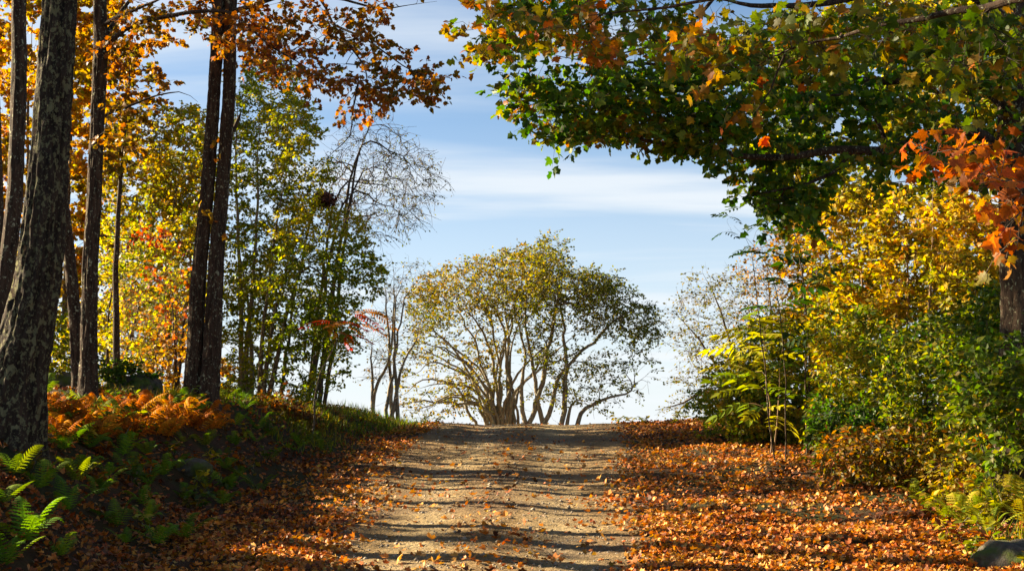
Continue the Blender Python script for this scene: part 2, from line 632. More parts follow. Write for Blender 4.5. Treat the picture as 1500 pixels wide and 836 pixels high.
class Tubes:
    def __init__(s):
        s.v, s.f, s.n = [], [], 0

    def add(s, pts, radii, sides=5):
        v, f = tube_arrays(pts, radii, sides)
        s.v.append(v); s.f.append(f + s.n); s.n += len(v)

    def build(s, name, parent, off, mat, kind=None):
        if not s.v:
            return None
        return link(name, mesh_np(name, np.concatenate(s.v) - off, None, np.concatenate(s.f), mat, smooth=True), parent, kind=kind)


def smooth_path(pts, rs, step):
    pts, rs = np.asarray(pts, float), np.asarray(rs, float)
    q = np.vstack([2 * pts[0] - pts[1], pts, 2 * pts[-1] - pts[-2]])
    out, ro = [], []
    for i in range(len(pts) - 1):
        p0, p1, p2, p3 = q[i], q[i + 1], q[i + 2], q[i + 3]
        k = max(2, int(np.linalg.norm(p2 - p1) / step))
        t = (np.arange(k) / k)[:, None]
        out.append(.5 * ((2 * p1) + (-p0 + p2) * t + (2 * p0 - 5 * p1 + 4 * p2 - p3) * t ** 2 + (-p0 + 3 * p1 - 3 * p2 + p3) * t ** 3))
        ro.append(rs[i] + (rs[i + 1] - rs[i]) * t[:, 0])
    out.append(pts[-1:]); ro.append(rs[-1:])
    return np.concatenate(out), np.concatenate(ro)


def bark_trunk(name, parent, off, pts, rs, mat, sides=48, step=.05, amp=.10, seed=0, flare=.0):
    """trunk with ridged bark relief"""
    p, r = smooth_path(pts, rs, step)
    h = np.concatenate([[0], np.cumsum(np.linalg.norm(np.diff(p, axis=0), axis=1))])
    th = np.arange(sides) * 2 * math.pi / sides
    lob = 1 + .05 * np.cos(3 * th[None, :] + seed) + .03 * np.cos(5 * th[None, :] + 2 * seed + .3 * h[:, None])
    lob = lob + flare * np.exp(-h[:, None] / .35) * (.55 + .45 * np.cos(5 * th[None, :] + seed))
    q = np.stack([np.broadcast_to(np.cos(th) * 4.5, (len(p), sides)), np.broadcast_to(np.sin(th) * 4.5, (len(p), sides)), np.broadcast_to(h[:, None] * 2.2, (len(p), sides))], -1)
    ridge = 1 - np.abs(fbm(q, 4, seed)) * 3.0
    rr = r[:, None] * lob * (1 + amp * (ridge - .5)) + .015 * fbm(q * .4, 2, seed + 5)
    t = unit(np.gradient(p, axis=0))
    a = unit(np.cross(t, np.array([0, 1.0, 0])))
    b = np.cross(t, a)
    v = p[:, None, :] + rr[..., None] * (np.cos(th)[None, :, None] * a[:, None, :] + np.sin(th)[None, :, None] * b[:, None, :])
    n = len(p)
    i = np.arange(n - 1)[:, None] * sides
    j = np.arange(sides)[None, :]
    j2 = (j + 1) % sides
    f = np.stack([i + j, i + j2, i + sides + j2, i + sides + j], -1).reshape(-1, 4)
    return link(name, mesh_np(name, v.reshape(-1, 3) - off, None, f, mat, smooth=True), parent)


class Skel:
    """traced stems first, then branches reaching for target points"""

    def __init__(s, seed=0):
        s.pos = np.zeros((40000, 3)); s.par = np.full(40000, -1); s.rad = np.zeros(40000); s.tan = np.zeros((40000, 3)); s.n = 0
        s.chains = []
        s.r = random.Random(seed)
        s.tips = []

    def _node(s, p, par, tan, rad=0.0):
        i = s.n
        s.pos[i] = p; s.par[i] = par; s.rad[i] = rad; s.tan[i] = tan
        s.n += 1
        return i

    def path(s, pts, r0, r1, kind='limb', step=.15, join=True, wob=.02, taper=1.25):
        pts = [np.asarray(p, float) for p in pts]
        pp, _ = smooth_path(pts, np.linspace(r0, r1, len(pts)), step)
        uu = np.linspace(0, 1, len(pp))
        rr = r1 + (r0 - r1) * (1 - uu) ** taper
        if r1 < .035:
            rr = rr * np.clip((1 - uu) / .25, .22, 1)
        w = wob * np.stack([vnoise(pp * 3.0 + 5.1 * k + s.n, k) for k in range(3)], 1)
        w[0] = 0
        pp = pp + w
        t = unit(np.gradient(pp, axis=0))
        par = -1
        if join and s.n:
            par = int(np.argmin(np.linalg.norm(s.pos[:s.n] - pp[0], axis=1)))
        ids = []
        for p, r_, tt in zip(pp, rr, t):
            par = s._node(p, par, tt, r_)
            ids.append(par)
        s.chains.append((kind, ids, None))
        return ids

    def fill(s, targets, start=None, up=.25, seg=.16, wob=.12, lowpen=.5, minz=-1e9, order=True):
        targets = np.asarray(targets, float)
        if order:
            base = s.pos[:s.n]
            dm = np.array([np.min(np.linalg.norm(base - t, axis=1)) for t in targets])
            targets = targets[np.argsort(dm)]
        for t in targets:
            q = s.pos[:s.n]
            dv = t - q
            dist = np.linalg.norm(dv, axis=1)
            cost = dist * (1 + .45 * (1 - np.einsum('ij,ij->i', dv, s.tan[:s.n]) / np.maximum(dist, 1e-6))) + lowpen * np.clip(q[:, 2] - t[2], 0, None) + np.where(q[:, 2] < minz, 50, 0)
            i = int(np.argmin(cost))
            D = dist[i]
            if D < .04:
                continue
            k = max(2, int(D / seg))
            p0 = s.pos[i]
            p1 = p0 + (s.tan[i] * .5 + unit(dv[i]) * .5 + np.array([0, 0, up])) * D * .45
            ids, par = [i], i
            last = p0
            for a in range(1, k + 1):
                u = a / k
                p = (1 - u) ** 2 * p0 + 2 * u * (1 - u) * p1 + u * u * t
                if a < k:
                    p = p + np.array([s.r.gauss(0, 1), s.r.gauss(0, 1), s.r.gauss(0, 1)]) * wob * D / k
                par = s._node(p, par, unit(p - last))
                ids.append(par)
                last = p
            s.chains.append(('branch', ids, None))
            s.tips.append((t, s.tan[par].copy()))

    def radii(s, tip=.004, power=.42, cap=1.0):
        cnt = np.zeros(s.n)
        ends = set(range(s.n)) - set(s.par[:s.n].tolist())
        for e in ends:
            cnt[e] = 1
        for i in range(s.n - 1, -1, -1):
            if s.par[i] >= 0:
                cnt[s.par[i]] += cnt[i]
        r = tip * np.maximum(cnt, 1) ** power
        traced = s.rad[:s.n] > 0
        s.rad[:s.n] = np.where(traced, np.maximum(s.rad[:s.n], np.minimum(r, s.rad[:s.n] * 1.3)), np.minimum(r, cap))
        for kind, ids, _ in s.chains:
            if kind == 'branch':
                lim = s.rad[ids[0]] * .8
                for i in ids[1:]:
                    s.rad[i] = min(s.rad[i], lim)

    def emit(s, root, off, mat, trunk_parts=True, twig_mat=None, limb_min=.02, skip=()):
        small = Tubes()
        for kind, ids, _ in s.chains:
            if kind in skip:
                continue
            p, r_ = s.pos[ids], s.rad[ids].copy()
            if kind == 'branch':
                r_[0] = r_[1]
                small.add(p, r_, 6 if r_[0] > .02 else (4 if r_[0] > .008 else 3))
            else:
                tb = Tubes()
                tb.add(p, r_, 14 if r_[0] > .06 else 8)
                tb.build(kind, root, off, mat)
        small.build('twigs', root, off, twig_mat or mat, kind='stuff')

    def sprigs(s, root, off, mat, leaves, per=3, length=.3, nleaf=5, size=(.08, .12), stops=None, droop=.3, clump=.8, spread=1.0, flat=.6, tip_r=.003, seed=0, name='sprigs', petiole=.04, bias_fn=None, keep=1.0, jit=.22, level=.45):
        """thin terminal twigs with leaves along them"""
        if not s.tips:
            return
        T = np.array([t for t, _ in s.tips]); D = np.array([d for _, d in s.tips])
        T, D = np.repeat(T, per, 0), np.repeat(D, per, 0)
        n = len(T)
        d = unit(D * .8 + R.normal(0, .75 * spread, (n, 3)) * np.array([1, 1, flat]))
        L = length * R.uniform(.45, 1.3, n)
        e = T + d * L[:, None] - np.array([0, 0, 1]) * (droop * L * R.uniform(.2, 1, n))[:, None]
        m = (T + e) / 2 + R.normal(0, .08, (n, 3)) * L[:, None] + np.array([0, 0, .08]) * L[:, None]
        tb = Tubes()
        # all sprigs at once: three-sided, three rings
        ax = unit(e - T)
        a = unit(np.cross(ax, R.normal(0, 1, (n, 3)))); b = np.cross(ax, a)
        V = []
        for q, rr in ((T, tip_r), (m, tip_r * .8), (e, tip_r * .35)):
            for k in range(3):
                th = k * 2.0944
                V.append(q + rr * (math.cos(th) * a + math.sin(th) * b))
        V = np.stack(V, 1).reshape(-1, 3)
        ring = [(r0 + k, r0 + (k + 1) % 3, r0 + 3 + (k + 1) % 3, r0 + 3 + k) for r0 in (0, 3) for k in range(3)]
        F = (np.array(ring)[None] + (np.arange(n) * 9)[:, None, None]).reshape(-1, 4)
        link(name, mesh_np(name, V - off, None, F, mat), root, kind='stuff')
        if leaves is None or nleaf == 0:
            return
        u = R.uniform(.15, 1.05, (n, nleaf))[..., None]
        pos = ((1 - u) ** 2 * T[:, None] + 2 * u * (1 - u) * m[:, None] + u * u * e[:, None]).reshape(-1, 3)
        dd = np.repeat(ax, nleaf, 0)
        if keep < 1:
            k_ = R.random(len(pos)) < keep
            pos, dd = pos[k_], dd[k_]
        ld = unit(dd * .5 + R.normal(0, .7, dd.shape) * np.array([1, 1, .5]) - np.array([0, 0, droop]))
        pos = pos + ld * petiole * R.uniform(.3, 1.2, (len(pos), 1))
        nn = unit(np.array([0, 0, 1.0]) * level + R.normal(0, .6, dd.shape))
        sz = R.uniform(size[0], size[1], len(pos))
        col = pal(pos, stops, clump, jit, seed, None if bias_fn is None else bias_fn(pos))
        leaves.add(pos, ld, nn, sz, col)


def poly_pts(poly, n, d0, d1, seed=None):
    """random points inside an outline of the crown given as photo pixels, spread over a real depth range"""
    poly = np.array(poly, float)
    lo, hi = poly.min(0), poly.max(0)
    out = []
    while len(out) < n:
        q = R.uniform(lo, hi)
        x, y = q
        inside, j = False, len(poly) - 1
        for i in range(len(poly)):
            if (poly[i, 1] > y) != (poly[j, 1] > y) and x < (poly[j, 0] - poly[i, 0]) * (y - poly[i, 1]) / (poly[j, 1] - poly[i, 1]) + poly[i, 0]:
                inside = not inside
            j = i
        if inside:
            out.append(P(x, y, R.uniform(d0, d1)))
    return np.array(out)


def ell_pts(c, r, n, hollow=.0):
    v = unit(R.normal(0, 1, (n, 3)))
    k = R.uniform(hollow ** 3, 1, (n, 1)) ** (1 / 3)
    return np.asarray(c) + v * k * np.asarray(r)


# palettes (linear base colours)
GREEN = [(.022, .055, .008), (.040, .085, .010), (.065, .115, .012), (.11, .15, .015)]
YELGREEN = [(.08, .12, .010), (.17, .20, .014), (.31, .28, .016), (.44, .31, .018)]
YELLOW = [(.15, .17, .014), (.32, .25, .015), (.44, .28, .016), (.42, .19, .016)]
AMBER = [(.20, .13, .015), (.40, .20, .015), (.46, .16, .013), (.34, .085, .010)]
GOLD = [(.20, .17, .015), (.38, .27, .016), (.46, .25, .015), (.40, .14, .012)]
ORANGE = [(.11, .085, .011), (.22, .10, .012), (.27, .09, .011), (.15, .045, .009)]
RUST = [(.12, .045, .010), (.26, .085, .012), (.36, .115, .014), (.20, .09, .012)]
RED = [(.20, .03, .012), (.34, .05, .016), (.38, .10, .018), (.36, .17, .02)]
LITTER = [(.08, .027, .009), (.22, .058, .011), (.42, .118, .014), (.53, .205, .024), (.48, .25, .06), (.12, .045, .015)]
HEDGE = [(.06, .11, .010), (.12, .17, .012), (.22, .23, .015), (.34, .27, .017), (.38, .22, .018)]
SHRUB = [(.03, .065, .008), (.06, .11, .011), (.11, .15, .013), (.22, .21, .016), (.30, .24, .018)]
OLIVE = [(.05, .07, .010), (.10, .10, .012), (.17, .12, .014), (.20, .11, .015)]

# ------------------------------------------------------------------ the setting: ground and road


def axis(lo, hi, step, far, grow=1.25):
    a = list(np.arange(lo, hi + step / 2, step))
    s, v, w = step, a[0], a[-1]
    L, Rr = [], []
    while w < far:
        s *= grow
        v -= s; w += s
        L.append(v); Rr.append(w)
    return np.array(L[::-1] + a + Rr)


gx, gy = axis(-13, 13, .16, 3500), axis(4, 48, .19, 3500)
X, Y = np.meshgrid(gx, gy)
Z = gz(X, Y)
inroad = sstep(np.minimum(X - road_l(Y) + .25, road_r(Y) + .25 - X) / .5) * ((Y > -20) & (Y < 70))
Z = Z - .07 * inroad
nx, ny = len(gx), len(gy)
ii = (np.arange(ny - 1)[:, None] * nx + np.arange(nx - 1)[None, :])
F = np.stack([ii, ii + 1, ii + nx + 1, ii + nx], -1).reshape(-1, 4)
link('ground', mesh_np('ground', np.stack([X, Y, Z], -1), None, F, M_ground, smooth=True), kind='structure')

ys = np.concatenate([np.arange(3, 44, .07), np.arange(44, 66, .6)])
us = np.linspace(0, 1, 70)
Y = np.repeat(ys[:, None], len(us), 1)
X = (road_l(Y) - .45) + us[None] * (road_r(Y) - road_l(Y) + .9)
p3 = np.stack([X, Y, np.zeros_like(X)], -1)
edge = np.minimum(us, 1 - us)[None] * (road_r(Y) - road_l(Y) + .9)
Z = gz(X, Y) + .009 * fbm(p3 * 4, 4, 31) + .012 * vnoise(p3 * 13, 33) - .10 * sstep(1 - (edge + .25 * vnoise(p3 * 2.2, 8)) / .5) + .004
nx, ny = len(us), len(ys)
ii = (np.arange(ny - 1)[:, None] * nx + np.arange(nx - 1)[None, :])
F = np.stack([ii, ii + 1, ii + nx + 1, ii + nx], -1).reshape(-1, 4)
rm = mesh_np('dirt_road', np.stack([X, Y, Z], -1), None, F, M_road, smooth=True)
# packed wheel tracks are paler than the loose, leaf-stained middle and shoulders
mid = X - .5 * (road_l(Y) + road_r(Y)) + .12 * fbm(p3 * .7, 2, 3)
wear = np.exp(-((np.abs(mid) - .75) / .36) ** 2) + .25 * fbm(p3 * np.array([2.5, .8, 1]), 3, 44)
at = rm.attributes.new('wear', 'FLOAT', 'POINT')
at.data.foreach_set('value', np.clip(wear, 0, 1).astype(np.float32).ravel())
link('dirt_road', rm, kind='structure')


def surf(x, y):
    return gz(x, y)


# loose stones on the road
n = 7000
y = 9.5 + 27 * R.random(n) ** 1.5
x = road_l(y) - .2 + R.random(n) * (road_r(y) - road_l(y) + .4)
s_ = np.exp(R.normal(math.log(.010), .5, n)).clip(.005, .04)
oc = np.array([(1, 0, 0), (0, 1, 0), (-1, 0, 0), (0, -1, 0), (0, 0, .7), (0, 0, -.7)], float)
of = np.array([(0, 1, 4), (1, 2, 4), (2, 3, 4), (3, 0, 4), (1, 0, 5), (2, 1, 5), (3, 2, 5), (0, 3, 5)], np.int32)
a_ = R.uniform(0, 6.28, n)
V = oc[None] * (s_[:, None, None] * R.uniform(.6, 1.25, (n, 6, 3)))
V = np.stack([V[..., 0] * np.cos(a_)[:, None] - V[..., 1] * np.sin(a_)[:, None], V[..., 0] * np.sin(a_)[:, None] + V[..., 1] * np.cos(a_)[:, None], V[..., 2]], -1)
V = V + np.stack([x, y, surf(x, y) + .006 + s_ * .15], -1)[:, None, :]
F = of[None] + (np.arange(n) * 6)[:, None, None]
link('gravel', mesh_np('gravel', V.reshape(-1, 3), F.reshape(-1, 3), mat=M_pebble), kind='stuff')

# leaf litter: thick beside the track, thin on it


def litter_density(x, y):
    """chance 0-1 that a fallen leaf stays here"""
    l, r = road_l(y), road_r(y)
    q = np.stack([x, y, np.zeros_like(x)], -1)
    nz = fbm(q * np.array([.9, .55, 1]), 3, 61)
    dr = x - r + .8 * nz
    dl = l - x + .9 * nz
    side = np.maximum(dr, dl)
    base = sstep((side + .45) / .95) * np.where(x > 0, .9 + .4 * vnoise(q * np.array([1.3, .9, 1]), 71), .72 + .6 * vnoise(q * np.array([1.3, .9, 1]), 71))
    # the drifted heap continues up the banks and thins under the shrubs
    base = base * (1 - .5 * sstep((left_foot(y) + .1 - x) / .9)) * (1 - .6 * sstep((x - right_edge(y) - .5) / 1.5))
    cmid = np.abs(x - .5 * (l + r))
    mid = .015 + .06 * sstep((nz - .08) / .2) + .05 * np.exp(-(cmid / .3) ** 2)
    return np.maximum(base, mid)


def scatter_ground(n, y0, y1, xa, xb, pw=1.6):
    y = y0 + (y1 - y0) * R.random(n) ** pw
    x = xa(y) + R.random(n) * (xb(y) - xa(y))
    return x, y


def lay_litter(n, y0, y1, tmpl, size, name, pw):
    x, y = scatter_ground(n, y0, y1, lambda t: np.maximum(-.40 * t - .3, -9), lambda t: np.minimum(.40 * t + .3, 8), pw)
    k = R.random(n) < litter_density(x, y)
    x, y = x[k], y[k]
    m = len(x)
    pos = np.stack([x, y, surf(x, y) + R.uniform(.004, .05, m)], -1)
    a = R.uniform(0, 6.28, m)
    d = np.stack([np.cos(a), np.sin(a), R.normal(0, .38, m)], -1)
    nn = unit(np.stack([R.normal(0, .62, m), R.normal(0, .62, m), np.ones(m)], -1))
    L = Leaves(tmpl)
    c = pal(pos, LITTER, 1.2, .28, 3)
    on_bank = sstep((left_foot(y) + .2 - x) / .6)[:, None]          # leaf colour laid darker on the left bank
    c = c * (1 - on_bank) + on_bank * c * np.array([.68, .62, .66])
    L.add(pos, d, nn, size[0] + (size[1] - size[0]) * R.beta(2, 2.2, m), c)
    return L.build(name, None, np.zeros(3), M_dry)


lay_litter(64000, 9.0, 16.5, T_FALLEN, (.03, .075), 'leaf_litter', 1.1)
lay_litter(80000, 16, 38.5, T_FALLEN_LO, (.035, .082), 'leaf_litter', 1.0)

# single leaves lying on the bare track
lm = [mesh_np('fallen_leaf', tv, tf, mat=M_dry_one) for tv, tf in T_FALLEN]
spots = []
while len(spots) < 240:
    y = 10.5 + 17 * rnd.random() ** 1.3
    x = rnd.uniform(float(road_l(y)) + .1, float(road_r(y)) + .1)
    spots.append((x, y))
cols = pal(np.array([(x, y, 0) for x, y in spots]), [(.36, .10, .02), (.46, .17, .03), (.52, .24, .04), (.24, .09, .03)], 3, .2, 5)
for (x, y), c in zip(spots, cols):
    o = bpy.data.objects.new('fallen_leaf', rnd.choice(lm))
    C.objects.link(o)
    o.location = (x, y, float(surf(x, y)) + rnd.uniform(.008, .025))
    o.rotation_euler = (rnd.gauss(0, .4), rnd.gauss(0, .4), rnd.uniform(0, 6.28))
    o.scale = (rnd.uniform(.06, .12),) * 3
    o.color = (*c, 1)
    props(o, 'curled orange maple leaf lying alone on the bare gravel of the track', 'fallen leaf', 'fallen leaves on the gravel track')

# grass on the verges


def lay_grass(n, region, size, stops, name='grass', seed=0):
    L = Leaves(T_BLADE)
    x, y = region(n)
    q = np.stack([x, y, np.zeros_like(x)], -1)
    k = fbm(q * 1.3, 3, 77 + seed) > -.08
    x, y = x[k], y[k]
    m = len(x)
    pos = np.stack([x, y, surf(x, y) - .01], -1)
    d = unit(np.stack([R.normal(0, .38, m), R.normal(0, .38, m), np.ones(m)], -1))
    a = R.uniform(0, 6.28, m)
    nn = np.stack([np.cos(a), np.sin(a), .2 * np.ones(m)], -1)
    L.add(pos, d, nn, R.uniform(*size, m), pal(pos, stops, 1.0, .25, seed))
    L.build(name, None, np.zeros(3), M_leaf)


def verge_left(n):
    y = R.uniform(24.5, 37, n)
    x = left_foot(y) - .9 + R.normal(0, .55, n) - np.interp(y, [24, 30, 37], [.5, .2, -.2])
    return x, y


def bank_top(n):
    y = R.uniform(23, 35, n)
    x = left_foot(y) - 1.6 - R.random(n) * 3.5
    return x, y


def verge_right(n):
    y = R.uniform(12, 36, n)
    return right_edge(y) + .3 + np.abs(R.normal(0, .6, n)), y


lay_grass(6500, verge_left, (.10, .28), [(.045, .085, .010), (.08, .13, .014), (.17, .19, .02), (.26, .20, .03)], seed=1)
lay_grass(6000, bank_top, (.10, .26), [(.05, .09, .010), (.12, .14, .014), (.24, .19, .02), (.28, .15, .03)], seed=2)
lay_grass(5000, verge_right, (.12, .32), [(.05, .09, .010), (.11, .15, .014), (.24, .21, .02), (.26, .13, .03)], seed=3)

# ------------------------------------------------------------------ trees


def begin_tree(name, base, label, cat, group=None):
    return thing(name, tuple(base), label, cat, group), np.asarray(base, float)


# --- big lichen-covered trunk at the left edge
def on_ground(px, d, sink=.1):
    p = P(px, 600, d)
    return np.array((p[0], d, float(gz(p[0], d)) - sink))


def P_list(lst, d):
    return [P(x, y, d + (e[0] if e else 0)) for x, y, *e in lst]


def high_crown(sk, top, spread, ntips, r0, seed):
    """the part of a crown that stands above the frame: it is there for its shade"""
    c = np.array(top)
    sk.fill(ell_pts(c + np.array([0, 0, spread * .35]), (spread, spread, spread * .7), ntips, .3), up=.2, seg=.4, wob=.1)


D1 = 14.0
root, off = begin_tree('maple_tree', on_ground(8, D1), 'big maple trunk patched with pale lichen at the left edge, nearest of the trees', 'tree')
tp = [on_ground(8, D1, .25)] + P_list([(12, 640), (24, 570), (36, 500), (56, 400), (67, 290), (74, 200), (80, 110), (87, 0), (94, -150), (100, -330), (112, -520)], D1)
bark_trunk('trunk', root, off, tp, [.34, .31, .265, .245, .21, .188, .175, .17, .165, .155, .14, .12], M_lichen_bark, 88, .03, .17, 1, .25)
sk = Skel(1)
sk.path(tp[-3:], .15, .06, 'trunk_top')
for a in range(7):
    th = a * .9 + .3
    s0 = sk.pos[min(sk.n - 1, 3 + a * 2)]
    sk.path([s0, s0 + np.array([math.cos(th) * 1.2, math.sin(th) * 1.2, .9]), s0 + np.array([math.cos(th) * 2.6, math.sin(th) * 2.6, 1.7])], .06, .02)
high_crown(sk, tp[-1] + np.array([0, 0, .8]), 3.0, 120, .1, 1)
sk.radii(.006)
sk.emit(root, off, M_mid_bark, skip=('trunk_top',))
L = Leaves(T_MAPLE_LO)
sk.sprigs(root, off, M_twig, L, 3, .4, 5, (.10, .15), AMBER, seed=1)
L.build('crown', root, off, M_leaf)

# --- slender dark trunks behind it
TREES = [
    # name, label, traced trunk, distance, radii, bark, crown palette
    ('slim dark trunk just left of the lichened maple, clear of all others', [(4, 540), (0, 470), (8, 400), (20, 300), (25, 200), (28, 100), (27, 0), (30, -160), (34, -300)], 18.0, (.105, .08), M_dark_bark, 2),
    ('thin pole-like trunk at the left picture edge behind the slim dark trunk', [(6, 560), (4, 480), (3, 400), (1, 300), (-3, 180), (-8, 40), (-12, -140)], 20.0, (.045, .03), M_dark_bark, 3),
    ('crooked thin dark trunk rising beside the straight brown trunk', [(117, 585), (113, 520), (108, 440), (100, 360), (92, 290), (88, 210), (86, 120), (80, 0), (78, -120)], 23.5, (.10, .05), M_dark_bark, 4),
]
for label, path, d, (ra, rb), bm, sd in TREES:
    b = on_ground(path[0][0], d)
    root, off = begin_tree('forest_tree', b, label, 'tree')
    tp = [on_ground(path[0][0], d, .2)] + [q for q in P_list(path, d) if q[2] > b[2] + .35]
    bark_trunk('trunk', root, off, tp, np.linspace(ra * 1.15, rb, len(tp)), bm, 28, .07, .12, sd, .2)
    sk = Skel(sd)
    top = tp[-1]
    sk.path([tp[-2], top, top + np.array([.1, 0, 1.2])], rb, .02, 'leader')
    for a in range(4):
        th = a * 1.7 + sd
        s0 = top + np.array([0, 0, -.2 + .3 * a])
        sk.path([s0, s0 + np.array([math.cos(th) * .8, math.sin(th) * .8, .5]), s0 + np.array([math.cos(th) * 1.7, math.sin(th) * 1.7, .9])], rb * .5, .012)
    high_crown(sk, top + np.array([0, 0, .7]), 2.0, 60, .1, sd)
    sk.radii(.005)
    sk.emit(root, off, bm)
    L = Leaves(T_MAPLE_LO)
    sk.sprigs(root, off, M_twig, L, 3, .35, 5, (.09, .14), AMBER, seed=sd)
    # a few leafy shoots low on the stem
    L.build('crown', root, off, M_leaf)

# --- straight brown trunk with the long arched limb
D3 = 22.0
root, off = begin_tree('maple_tree', on_ground(130, D3), 'straight brown maple trunk whose long limb arches right across the double trunk', 'tree')
tp = [on_ground(130, D3, .25)] + P_list([(130, 560), (131, 500), (133, 400), (138, 300), (142, 200), (147, 100), (148, 60), (147, 0), (150, -150), (156, -320)], D3)
bark_trunk('trunk', root, off, tp, [.15, .135, .122, .115, .108, .102, .105, .104, .10, .09, .08], M_dark_bark, 48, .05, .16, 5, .2)
sk = Skel(5)
sk.path(tp[-3:], .11, .07, 'leader')
sk.path(P_list([(149, 75), (160, 62, -.1), (200, 34, -.3), (265, 20, -.6), (330, 17, -.8), (355, 32, -.9), (400, 70, -1.0), (440, 92, -1.1), (478, 118, -1.2)], D3), .05, .010, join=False)
sk.path(P_list([(148, 60), (165, 36, .1), (190, 0, .2), (230, -40, .3)], D3), .045, .02, join=False)
sk.path(P_list([(146, 42), (168, 28, -.3), (205, 12, -.8), (260, -14, -1.2)], D3), .035, .015, join=False)
sk.path(P_list([(143, 180), (160, 167, .1), (200, 150, .3), (262, 136, .5), (290, 150, .6)], D3), .03, .008, join=False)
sk.path(P_list([(139, 345), (170, 347, .3), (215, 350, .8)], D3), .012, .004, join=False)
sk.fill(poly_pts([(340, 10), (400, 40), (480, 95), (560, 120), (655, 118), (600, 150), (540, 150), (470, 140), (400, 100), (330, 50)], 46, D3 - 1.9, D3 - .5), up=.05, seg=.15)
sk.fill(poly_pts([(150, 20), (300, -10), (330, 60), (240, 50), (170, 90), (160, 200), (150, 230)], 26, D3 - 1.4, D3 + 1), up=.15, seg=.15)
sk.fill(ell_pts(P(190, -230, D3), (2.6, 2.2, 1.7), 90, .3), up=.2, seg=.3)
sk.radii(.0042)
sk.emit(root, off, M_dark_bark)
L = Leaves(T_MAPLE)
sk.sprigs(root, off, M_twig, L, 3, .34, 9, (.065, .11), ORANGE, droop=.25, seed=5, petiole=.05, bias_fn=lambda p: np.where(p[:, 0] < -5, -.25, .0))
L.build('crown', root, off, M_leaf, singles=200, single_mat=M_leaf_one)

# --- the double trunk
D5 = 24.0
root, off = begin_tree('maple_tree', on_ground(295, D5), 'double-stemmed dark maple on the bank top beside the rust ferns', 'tree')
ta = [on_ground(281, D5, .3)] + P_list([(283, 570), (287, 500), (290, 430), (296, 360), (304, 280), (310, 200), (315, 120), (321, 0), (322, -160), (318, -330)], D5)
bark_trunk('trunk', root, off, ta, [.17, .140, .132, .125, .117, .110, .104, .10, .10, .09, .08], M_dark_bark, 52, .05, .2, 6, .22)
tb_ = [on_ground(306, D5 - .12, .3)] + P_list([(307, 570, -.1), (311, 500, -.1), (314, 430, -.08), (318, 360, -.05), (325, 280), (331, 200), (336, 120), (338, 0), (350, -160), (372, -330)], D5)
bark_trunk('trunk', root, off, tb_, [.19, .156, .142, .132, .122, .113, .106, .102, .10, .09, .08], M_dark_bark, 52, .05, .2, 8, .22)
sk = Skel(6)
sk.path(ta[-3:], .10, .07, 'leader')
sk.path(tb_[-3:], .10, .07, 'leader')
sk.path(P_list([(338, 20), (372, 8, -.3), (420, -6, -.6), (480, -4, -1.0), (560, 12, -1.3), (640, 2, -1.5)], D5), .05, .008, join=False)
sk.path(P_list([(352, -120), (420, -60, -.5), (470, 0, -.8), (488, 36, -1), (515, 70, -1.1), (537, 105, -1.2), (538, 150, -1.3), (545, 215, -1.3)], D5), .05, .006, join=False)
sk.path(P_list([(488, 36, -1), (540, 60, -1.3), (590, 95, -1.5), (650, 124, -1.7)], D5), .022, .006, join=False)
sk.path(P_list([(525, 120, -1.15), (516, 165, -1.1), (514, 200, -1.1), (490, 222, -1.0), (462, 250, -1)], D5), .018, .005, join=False)
sk.path(P_list([(335, 70), (365, 60, .2), (395, 85, .4), (430, 100, .5)], D5), .02, .006, join=False)
sk.path(P_list([(330, 212), (345, 185, .2), (352, 165, .3)], D5), .05, .03, 'dead_stub', join=False)
sk.fill(poly_pts([(400, 0), (640, -5), (600, 20), (545, 20), (560, 60), (640, 110), (655, 128), (590, 140), (520, 155), (440, 140), (420, 90), (350, 60)], 64, D5 - 2.3, D5 - .6), up=.05, seg=.16)
sk.fill(poly_pts([(270, 0), (420, -20), (430, 60), (350, 90), (310, 80)], 26, D5 - 1, D5 + .8), up=.1, seg=.16)
sk.fill(ell_pts(P(390, -240, D5), (3.0, 2.4, 1.7), 90, .3), up=.2, seg=.3)
sk.radii(.0042)
sk.emit(root, off, M_dark_bark)
L = Leaves(T_MAPLE)
sk.sprigs(root, off, M_twig, L, 3, .34, 9, (.065, .115), ORANGE, droop=.25, seed=6, petiole=.05)
q = np.array([P(x, y, D5 - .32) for x, y in [(316, 70), (322, 82), (312, 60), (330, 76), (313, 210), (318, 232), (301, 312), (308, 318), (296, 309), (318, 345), (302, 6), (326, 55), (340, 52), (334, 66)] for _ in range(3)]) + R.normal(0, .07, (42, 3))
L.add(q, unit(R.normal(0, .6, (42, 3)) - np.array([0, 0, .6])), unit(R.normal(0, .5, (42, 3)) + np.array([0, -.8, .6])), R.uniform(.08, .13, 42), pal(q, AMBER, 1, .2, 4))
L.build('crown', root, off, M_leaf, singles=300, single_mat=M_leaf_one)


